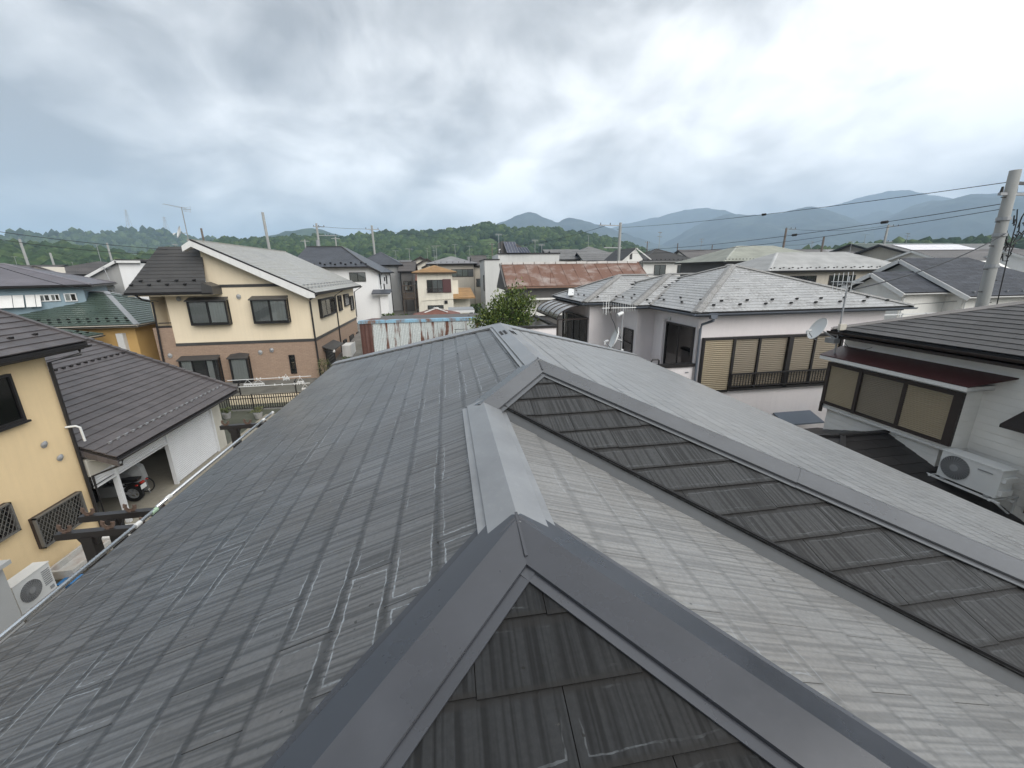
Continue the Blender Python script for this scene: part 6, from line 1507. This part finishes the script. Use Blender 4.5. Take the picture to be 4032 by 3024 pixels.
upole(-10.8,70,2,12.6,.17,'pole with a short top arm right of the transformer pole', arms=((.55,2.0,0,.25),), lean=.1)
upole(52.8,60,2,11.4,.16,'dark pole with side crossarm above the pale hip roof', mat=WOODP, arms=((.15,1.9,.9,.1),), lean=-.15)
upole(59.8,60,2,10.1,.15,'shorter dark pole without a crossarm right of it', mat=WOODP, lean=-.15)
upole(71.2,60,2,11.9,.17,'leaning pole with crossarm over the roofs on the right', mat=POLEC, arms=((.15,2.4,1.1,.1),(2.6,2.,.8,.1)), lean=-.3)
upole(-74.8,90,2,12.2,.20,'tallest pale pole over the far left roofs', lean=.3, bolts=False)
upole(-70.8,90,2,9.8,.17,'short pale pole beside the tallest one on the far left', lean=.2, bolts=False)
upole(-61.3,90,2,11.5,.16,'thin pale pole just left of the dark metal roof', lean=.15, bolts=False)
upole(-40.1,80,2,13.1,.16,'dark stub of a pole above the cream house ridge', mat=WOODP, bolts=False)
PG = 'thin poles on the skyline'
for (x,y,zt,lab) in ((-27,90,14.0,'thin pole with a small arm between the cream house and the white hip house'),(-21.2,90,14.5,'thin pole against the hill just right of the transformer pole'),(55,110,14.8,'thin pole above the brown gable roof right of the black roof'),(64,110,14.3,'dark thin pole before the right mountains'),(74.5,110,13.8,'thin pole above the pale greenish roof'),(13.2,118,15.0,'left thin pole by the faded red roof'),(17.6,124,14.2,'right thin pole by the faded red roof')):
    upole(x,y,2,zt-2,.14,lab,mat=WOODP if x > 0 else POLEC,arms=((.3,1.6,0,.2),) if x < 60 else (),bolts=False,group=PG)
def wire(a, b, sag, r, label, balls=(), n=14, group='overhead wires'):
    a, b = V3(a), V3(b); t = thing('overhead_wire', tuple(a), label, 'wire', group)
    P = lambda s: a+(b-a)*s-V3((0,0,sag*4*s*(1-s)))
    m = M(); m.tube([P(i/n) for i in range(n+1)], r, 5); m.obj('cable', WIREM, t)
    for s in balls: 
        k = M(); k.tube([P(s)-(b-a).normalized()*.14, P(s), P(s)+(b-a).normalized()*.14], .07, 8); k.obj('splice', BLACKM, t)
wire((19.3,45,11.95),(21.92,14,10.62),.25,.014,'upper wire from the crossarm pole to the big concrete pole',(.62,))
wire((19.4,45,9.6),(21.95,14,9.85),.42,.014,'second wire down from the crossarm pole to the big concrete pole',(.70,.86))
wire((19.4,45,9.3),(21.98,14,9.66),.55,.012,'lowest of the three wires between the crossarm pole and the big pole')
wire((22.2,13.9,8.75),(9.95,9.0,6.95),.25,.02,'thick black cable falling from the big pole to the antenna mast')
wire((24,20.5,5.3),(33,22.2,5.25),.06,.018,'low cable across the wall of the twin gabled house')
wire((52.9,60,13.3),(71.2,60,13.8),.5,.02,'wire strung between the two dark crossarm poles')
wire((59.8,60,11.6),(52.9,60,10.9),.3,.02,'slack wire from the shorter dark pole to its left neighbour')
wire((-19.0,70,14.5),(-10.8,70,14.1),.12,.02,'wire between the transformer pole and the short armed pole')
wire((-10.8,70,14.1),(10,76,12.5),.3,.018,'wire leaving the short armed pole towards the grey block')
wire((17.4,45,12.1),(9,62,11.0),.4,.02,'slack wires running left from the long crossarm')
wire((-24.5,27,10.1),(-16.4,28.6,9.05),.12,.014,'highest wire crossing the far left, ending at the dark roof')
wire((-24.7,27,9.75),(-16.5,28.7,8.75),.20,.014,'second wire crossing the far left below the highest')
wire((-24.9,27,8.55),(-18.3,29.8,5.95),.35,.018,'lowest wire on the far left, ending at the balcony corner')

HAZE = 2.6e-4
FORL = leaf_mat('garden_leaf', (.022,.042,.015), (.06,.09,.028))
# ------------------------------------------------------------------ hills, forest and mountains
def vnoise(x, y, seed=0):
    xi = np.floor(x).astype(np.int64); yi = np.floor(y).astype(np.int64); xf = x-xi; yf = y-yi
    def h(i, j):
        n = (i*374761393 + j*668265263 + seed*1274126177) & 0x7fffffff; n = ((n ^ (n >> 13))*1274126177) & 0x7fffffff
        return ((n ^ (n >> 16)) & 0xffff)/65535.
    u = xf*xf*(3-2*xf); v = yf*yf*(3-2*yf)
    return (h(xi,yi)*(1-u)+h(xi+1,yi)*u)*(1-v)+(h(xi,yi+1)*(1-u)+h(xi+1,yi+1)*u)*v
def fbm(x, y, oct_=4, seed=0):
    s = 0; a = .5; 
    for o in range(oct_): s = s+a*vnoise(x*2**o, y*2**o, seed+o); a *= .5
    return s
def hill(name, ridge, wf, wb, mat, step, crown=0., canopy=0., n_cross=36, rough=.0, zb=None, spur=.0):
    """a ridge line with a front slope towards the town and a back slope; returns a sampler of the front slope"""
    P = np.array(ridge, float); seg = np.r_[0, np.cumsum(np.hypot(*np.diff(P[:,:2], axis=0).T))]
    s = np.arange(0, seg[-1], step); X = np.interp(s, seg, P[:,0]); Y = np.interp(s, seg, P[:,1]); Z = np.interp(s, seg, P[:,2])-crown
    dx = np.gradient(X); dy = np.gradient(Y); L = np.hypot(dx,dy)
    K = 25; ker = np.ones(K)/K; pad = lambda a: np.r_[np.full(K//2,a[0]),a,np.full(K//2,a[-1])]
    nx, ny = np.convolve(pad(dy/L),ker,'valid'), np.convolve(pad(-dx/L),ker,'valid')
    sg = np.where(nx*X+ny*Y > 0, -1., 1.); nx *= sg; ny *= sg                                 # towards the town
    ts = np.r_[np.linspace(-wb, 0, n_cross//3, endpoint=False), np.linspace(0, wf, n_cross)]
    def height(xx, yy, t, zz):
        f = np.where(t >= 0, np.clip(1-t/wf,0,1), np.clip(1+t/wb,0,1)); pr = f**1.15*(1-.25*f*(1-f))
        g = 2.5+np.clip(np.hypot(xx,yy)-90,0,None)*.012+np.clip(np.minimum(np.hypot(xx,yy),900)-330,0,None)*.02 if zb is None else zb
        sp_ = spur*(fbm(xx/ (wf*.35), yy/(wf*.35), 4, 5)-.5)*2*f*(1-f)*4*np.clip(np.abs(t)/(wf*.15),0,1)
        return g+(zz-g)*pr*(1+sp_*.5)+rough*(fbm(xx/(step*2.2), yy/(step*2.2), 3, 9)-.45)*np.clip(f*6,0,1)
    XX = X[:,None]+nx[:,None]*ts[None]; YY = Y[:,None]+ny[:,None]*ts[None]
    ZZ = height(XX, YY, ts[None]+0*XX, Z[:,None]+0*XX)
    XX[:,0] -= 0; n, k = XX.shape
    ZZ[:,0] -= 15; ZZ[:,-1] -= 6
    me = bpy.data.meshes.new(name); V = np.stack([XX,YY,ZZ],-1).reshape(-1,3)
    I = (np.arange(n-1)[:,None]*k+np.arange(k-1)[None]).reshape(-1); F = np.stack([I,I+1,I+k+1,I+k],-1)
    me.from_pydata(V.tolist(), [], F.tolist()); me.polygons.foreach_set('use_smooth', [canopy == 0]*len(F)); me.materials.append(mat); me.update()
    o = link(name, me); o['kind'] = 'structure'
    def sample(m_):
        i = nrg.random(m_)*(len(s)-1); i0 = i.astype(int); t = (nrg.random(m_)**.8)*wf*.96-wb*.06
        x = np.interp(i,np.arange(len(s)),X)+nx[i0]*t; y = np.interp(i,np.arange(len(s)),Y)+ny[i0]*t
        return x, y, height(x,y,t,np.interp(i,np.arange(len(s)),Z)), np.clip(t/wf,0,1)
    return sample
def blob_variants(k, sub):
    import bmesh
    out = []
    for i in range(k):
        bm = bmesh.new(); bmesh.ops.create_icosphere(bm, subdivisions=sub, radius=1.); V = np.array([v.co[:] for v in bm.verts]); F = np.array([[v.index for v in f.verts] for f in bm.faces]); bm.free()
        d = 1+.55*(fbm(V[:,0]*1.7+9+i*3, V[:,1]*1.7+V[:,2]*2.1+5, 3, i)-.45)+.42*(nrg.random(len(V))-.5); V = V*d[:,None]; V[:,2] *= .95; out.append((V,F))
    return out
def forest(name, x, y, z, size, mat, sub=2, keep=None):
    B = blob_variants(9, sub); VS = []; FS = []; R = []; base = 0
    for i in range(len(x)):
        V,F = B[i%9]; a = nrg.random()*6.28; c, s_ = math.cos(a), math.sin(a); r = size*nrg.uniform(.45,1.3); hh = nrg.uniform(.85,1.5)
        W = np.stack([V[:,0]*c-V[:,1]*s_, V[:,0]*s_+V[:,1]*c, V[:,2]*hh],-1)*r+np.array([x[i],y[i],z[i]+r*.45]); VS.append(W); FS.append(F+base); base += len(V); R.append(np.full(len(F), nrg.random()))
    V = np.concatenate(VS); F = np.concatenate(FS); me = bpy.data.meshes.new(name); me.vertices.add(len(V)); me.vertices.foreach_set('co', V.ravel()); me.loops.add(F.size); me.loops.foreach_set('vertex_index', F.ravel()); me.polygons.add(len(F)); me.polygons.foreach_set('loop_start', np.arange(0,F.size,3)); me.update(calc_edges=True)
    at = me.attributes.new('rnd','FLOAT','FACE'); at.data.foreach_set('value', np.concatenate(R)); me.polygons.foreach_set('use_smooth', [True]*len(F)); me.materials.append(mat); o = link(name, me); o['kind'] = 'stuff'; return o
HP = dict(
    left_far=(1500, [(-1115,1003,85),(-1055,1066,94),(-981,1135,102),(-967,1146,106),(-942,1168,109),(-926,1180,107),(-907,1195,114),(-887,1210,117),(-859,1230,117),(-845,1240,121),(-827,1252,120),(-815,1259,127),(-797,1271,121),(-787,1277,126),(-758,1294,128),(-738,1306,124),(-722,1315,119),(-707,1323,111),(-672,1341,108),(-634,1359,109),(-584,1381,102),(-499,1414,93)]),
    left_near=(520, [(-386.3,348.1,35.9),(-366.2,369.2,35.9),(-340.8,392.7,35.6),(-328.9,402.7,35.1),(-317.2,412.1,34.7),(-306.7,419.9,32.9),(-295.4,428.0,31.2),(-283.6,435.9,27.9),(-269.2,444.9,24.8),(-245.1,458.6,21.5)]),
    mid_far=(1900, [(-785,1730,117),(-721,1758,132),(-654,1784,151),(-608,1800,167),(-558,1816,175),(-516,1829,182),(-484,1837,179),(-420,1853,158),(-341,1869,139),(-263,1882,120)]),
    mid=(650, [(-335.4,556.8,36.1),(-301.4,575.9,42.7),(-271.2,590.7,54.1),(-255.2,597.8,52.2),(-240.0,604.1,54.5),(-214.7,613.5,57.4),(-197.4,619.3,58.8),(-176.5,625.6,60.0),(-145.8,633.4,56.6),(-125.7,637.7,61.7),(-101.9,642.0,64.1),(-88.0,644.0,66.7),(-59.7,647.3,68.8),(-27.4,649.4,65.9),(-1.3,650.0,69.8),(32.5,649.2,72.3),(45.8,648.4,74.8),(56.1,647.6,79.3),(70.5,646.2,80.3),(81.7,644.8,77.4),(102.7,641.8,73.6),(134.1,636.0,72.3),(156.2,630.9,70.8),(178.1,625.1,68.5),(211.0,614.8,61.9),(234.8,606.1,55.9),(255.2,597.8,50.0),(273.6,589.6,43.1),(283.9,584.7,36.4),(307.6,572.6,26.3),(337.7,555.4,16.8)]),
    mtn_a=(3000, [(182,2994,242),(306,2984,291),(401,2973,328),(474,2962,356),(521,2954,382),(591,2941,392),(639,2931,383),(731,2910,337),(785,2896,327),(823,2885,346),(867,2872,350),(1009,2825,314),(1067,2804,290),(1191,2754,247),(1342,2683,185),(1553,2566,114)]),
    mtn_b=(4600, [(1467,4360,298),(1659,4290,405),(1820,4225,450),(2072,4107,499),(2167,4058,515),(2351,3954,561),(2522,3847,564),(2651,3759,521),(2812,3641,424),(2975,3508,345)]),
    mtn_c=(3300, [(1497,2941,131),(1634,2867,219),(1757,2793,302),(1874,2716,350),(1930,2677,363),(2014,2614,338),(2097,2548,338),(2156,2498,343),(2213,2448,364),(2255,2409,370),(2286,2380,364),(2329,2338,345),(2393,2273,299),(2495,2160,217)]),
    mtn_d=(5000, [(3304,3753,461),(3446,3623,514),(3527,3544,537),(3594,3476,560),(3654,3413,589),(3730,3329,609),(3801,3249,625),(3883,3150,613),(3983,3023,554),(4090,2877,495),(4204,2707,452),(4358,2451,416),(4543,2089,334)]),
    mtn_e=(3600, [(2560,2531,106),(2645,2442,186),(2706,2375,265),(2771,2299,317),(2814,2245,362),(2859,2188,374),(2915,2112,375),(2953,2059,388),(2990,2005,389),(3027,1948,380),(3060,1897,380),(3131,1777,369),(3236,1578,318),(3338,1347,251)]),
    trees_r=(420, [(273.8,318.5,17.6),(290.3,303.5,20.5),(298.4,295.5,21.0),(305.9,287.8,22.8),(316.0,276.7,23.2),(326.6,264.0,24.8),(331.7,257.6,23.7),(337.9,249.4,23.5),(343.5,241.7,24.6),(348.0,235.1,25.4),(352.5,228.3,23.6),(360.2,216.1,21.2),(372.7,193.6,18.2),(383.5,171.4,14.9)]),
)
FOR = forest_mat('forest', (.020,.040,.018), (.042,.070,.026), (.075,.108,.036), .012, .30)
FIELD = forest_mat('meadow', (.055,.095,.028), (.095,.135,.045), (.05,.08,.03), .02, .12)
MTN = forest_mat('mountain_forest', (.012,.020,.022), (.040,.052,.044), (.03,.045,.034), .0045, .03)
sm = hill('wooded_hill', HP['mid'][1], 300, 180, FIELD, 7., crown=9., n_cross=46, spur=.5)
x,y,z,t = sm(7600)
clear = fbm(x/55.,y/55.,3,21)+.20*(t-.45)
k_ = (clear < .55) | (t < .30)
forest('forest', x[k_], y[k_], z[k_], 5.2, FOR)
sm = hill('left_hill', HP['left_near'][1], 210, 140, FOR, 7., crown=8., n_cross=34, spur=.4); x,y,z,t = sm(1500); forest('left_forest', x, y, z, 4.8, FOR)
sm = hill('far_left_ridge', HP['left_far'][1], 520, 300, FOR, 9., crown=6., n_cross=60, rough=9., spur=.6, zb=10.)
x,y,z,t = sm(2600); kk = t < .5; forest('ridge_forest', x[kk], y[kk], z[kk], 8., FOR, 1)
hill('far_hill', HP['mid_far'][1], 520, 400, FOR, 12., n_cross=50, rough=9., spur=.6, zb=12.)
sm = hill('low_wood', HP['trees_r'][1], 70, 60, FOR, 6., crown=7., n_cross=14); x,y,z,t = sm(900); forest('low_forest', x, y, z, 4.6, FOR)
for nm_, wf in (('mtn_a',1100),('mtn_b',1500),('mtn_c',1300),('mtn_d',1800),('mtn_e',1500)):
    hill('mountain', HP[nm_][1], wf, 900, MTN, 22., n_cross=70, rough=22., spur=1.5, zb=20.)
TWR = pm('pylon_steel', (.45,.46,.47), .5)
def pylon(x,y,z,h,w,label):
    t = thing('pylon',(x,y,z),label,'pylon'); m = M()
    for sx in (-1,1):
        for sy_ in (-1,1): m.bar((x+sx*w,y+sy_*w,z-4),(x+sx*w*.12,y+sy_*w*.12,z+h),.5)
    for i in range(6):
        f = i/6; q = w*(1-f*.88); q2 = w*(1-(f+1/6)*.88); a, b = z+h*f, z+h*(f+1/6)
        m.bar((x-q,y-q,a),(x+q2,y-q2,b),.35); m.bar((x+q,y-q,a),(x-q2,y-q2,b),.35)
    m.obj('lattice', TWR, t); k = M()
    for f in (.72,.84,.95): k.bar((x-w*1.1,y,z+h*f),(x+w*1.1,y,z+h*f),.5)
    k.obj('arm', TWR, t)
pylon(-803,1267,124,48,5,'left one of two lattice pylons on the far left ridge'); pylon(-740,1306,124,36,5,'right smaller one of two lattice pylons on the far left ridge')
# a few pale farmhouses and sheds at the foot of the wooded hill
for i,(x,y,w,lab) in enumerate(((-62,372,14,'white farmhouse at the foot of the wooded hill, left of the red roof'),(-30,352,18,'long pale shed at the foot of the wooded hill'),(-5,380,13,'cream farmhouse among trees at the hill foot above the red roof'),(22,362,12,'small white house at the hill foot left of the grey block'),(300,345,16,'white house before the low wood on the right'),(-250,300,15,'pale house under the dark left hill'),(-200,330,18,'long white shed under the dark left hill'))):
    b = gz(x,y)+(2 if i < 4 else 0); house(lab,x,x+w,y,y+8,b,b+5.5,WHT,R_PALE if i%2 else R_GREY,.3,'gable',.6,'x',courses=0,wins=(('S',x+2,x+5,b+2.8,b+4.2,DARK,1,''),('S',x+w-5,x+w-2,b+2.8,b+4.2,DARK,1,'')))
# scattered garden trees between the far houses
for i in range(26):
    yy = rng.uniform(95,300); xx = yy*rng.uniform(-.95,1.2); b = gz(xx,yy); r_ = rng.uniform(1.6,3.4)
    gl = '%s garden tree, %s roofs, beyond %s' % (('small','middling','big')[int((r_-1.6)/.61)], ('among the near','among the middle','among the far','by the farthest')[min(3,int((yy-95)/52))], sector(xx,yy))
    if gl in SEEN: continue
    SEEN[gl] = 1
    t = thing('garden_tree',(xx,yy,b),gl,'tree','garden trees among the distant roofs'); k = M(); k.tube([(xx,yy,b),(xx,yy,b+r_*1.6)],.15,6); k.obj('trunk', WOODP, t)
    m = M()
    for j in range(420):
        v = V3((rng.gauss(0,1),rng.gauss(0,1),rng.gauss(0,1))).normalized()*r_*rng.uniform(.6,1.05); c = V3((xx,yy,b+r_*2.0))+V3((v.x,v.y,v.z*1.1)); u = V3((rng.gauss(0,1),rng.gauss(0,1),rng.gauss(0,1))).normalized()*.42; w = u.orthogonal().normalized()*.3; m.cr = rng.random(); m.add([c-u,c+w,c+u,c-w],[(0,1,2,3)])
    m.obj('crown', FORL, t)

# ------------------------------------------------------------------ the damp air between us and the mountains
hz_ = M(); hz_.box(-9100,9100,-700,9100,-3.0,720.0); hm = bpy.data.materials.new('damp_air'); hm.use_nodes = True; hn = hm.node_tree; hn.nodes.clear()
ho = hn.nodes.new('ShaderNodeOutputMaterial'); pv = hn.nodes.new('ShaderNodeVolumePrincipled'); pv.inputs['Color'].default_value = (.62,.79,1.,1); pv.inputs['Density'].default_value = HAZE; pv.inputs['Anisotropy'].default_value = .0
hn.links.new(pv.outputs[0], ho.inputs['Volume']); o = hz_.obj('haze', hm, kind='stuff')
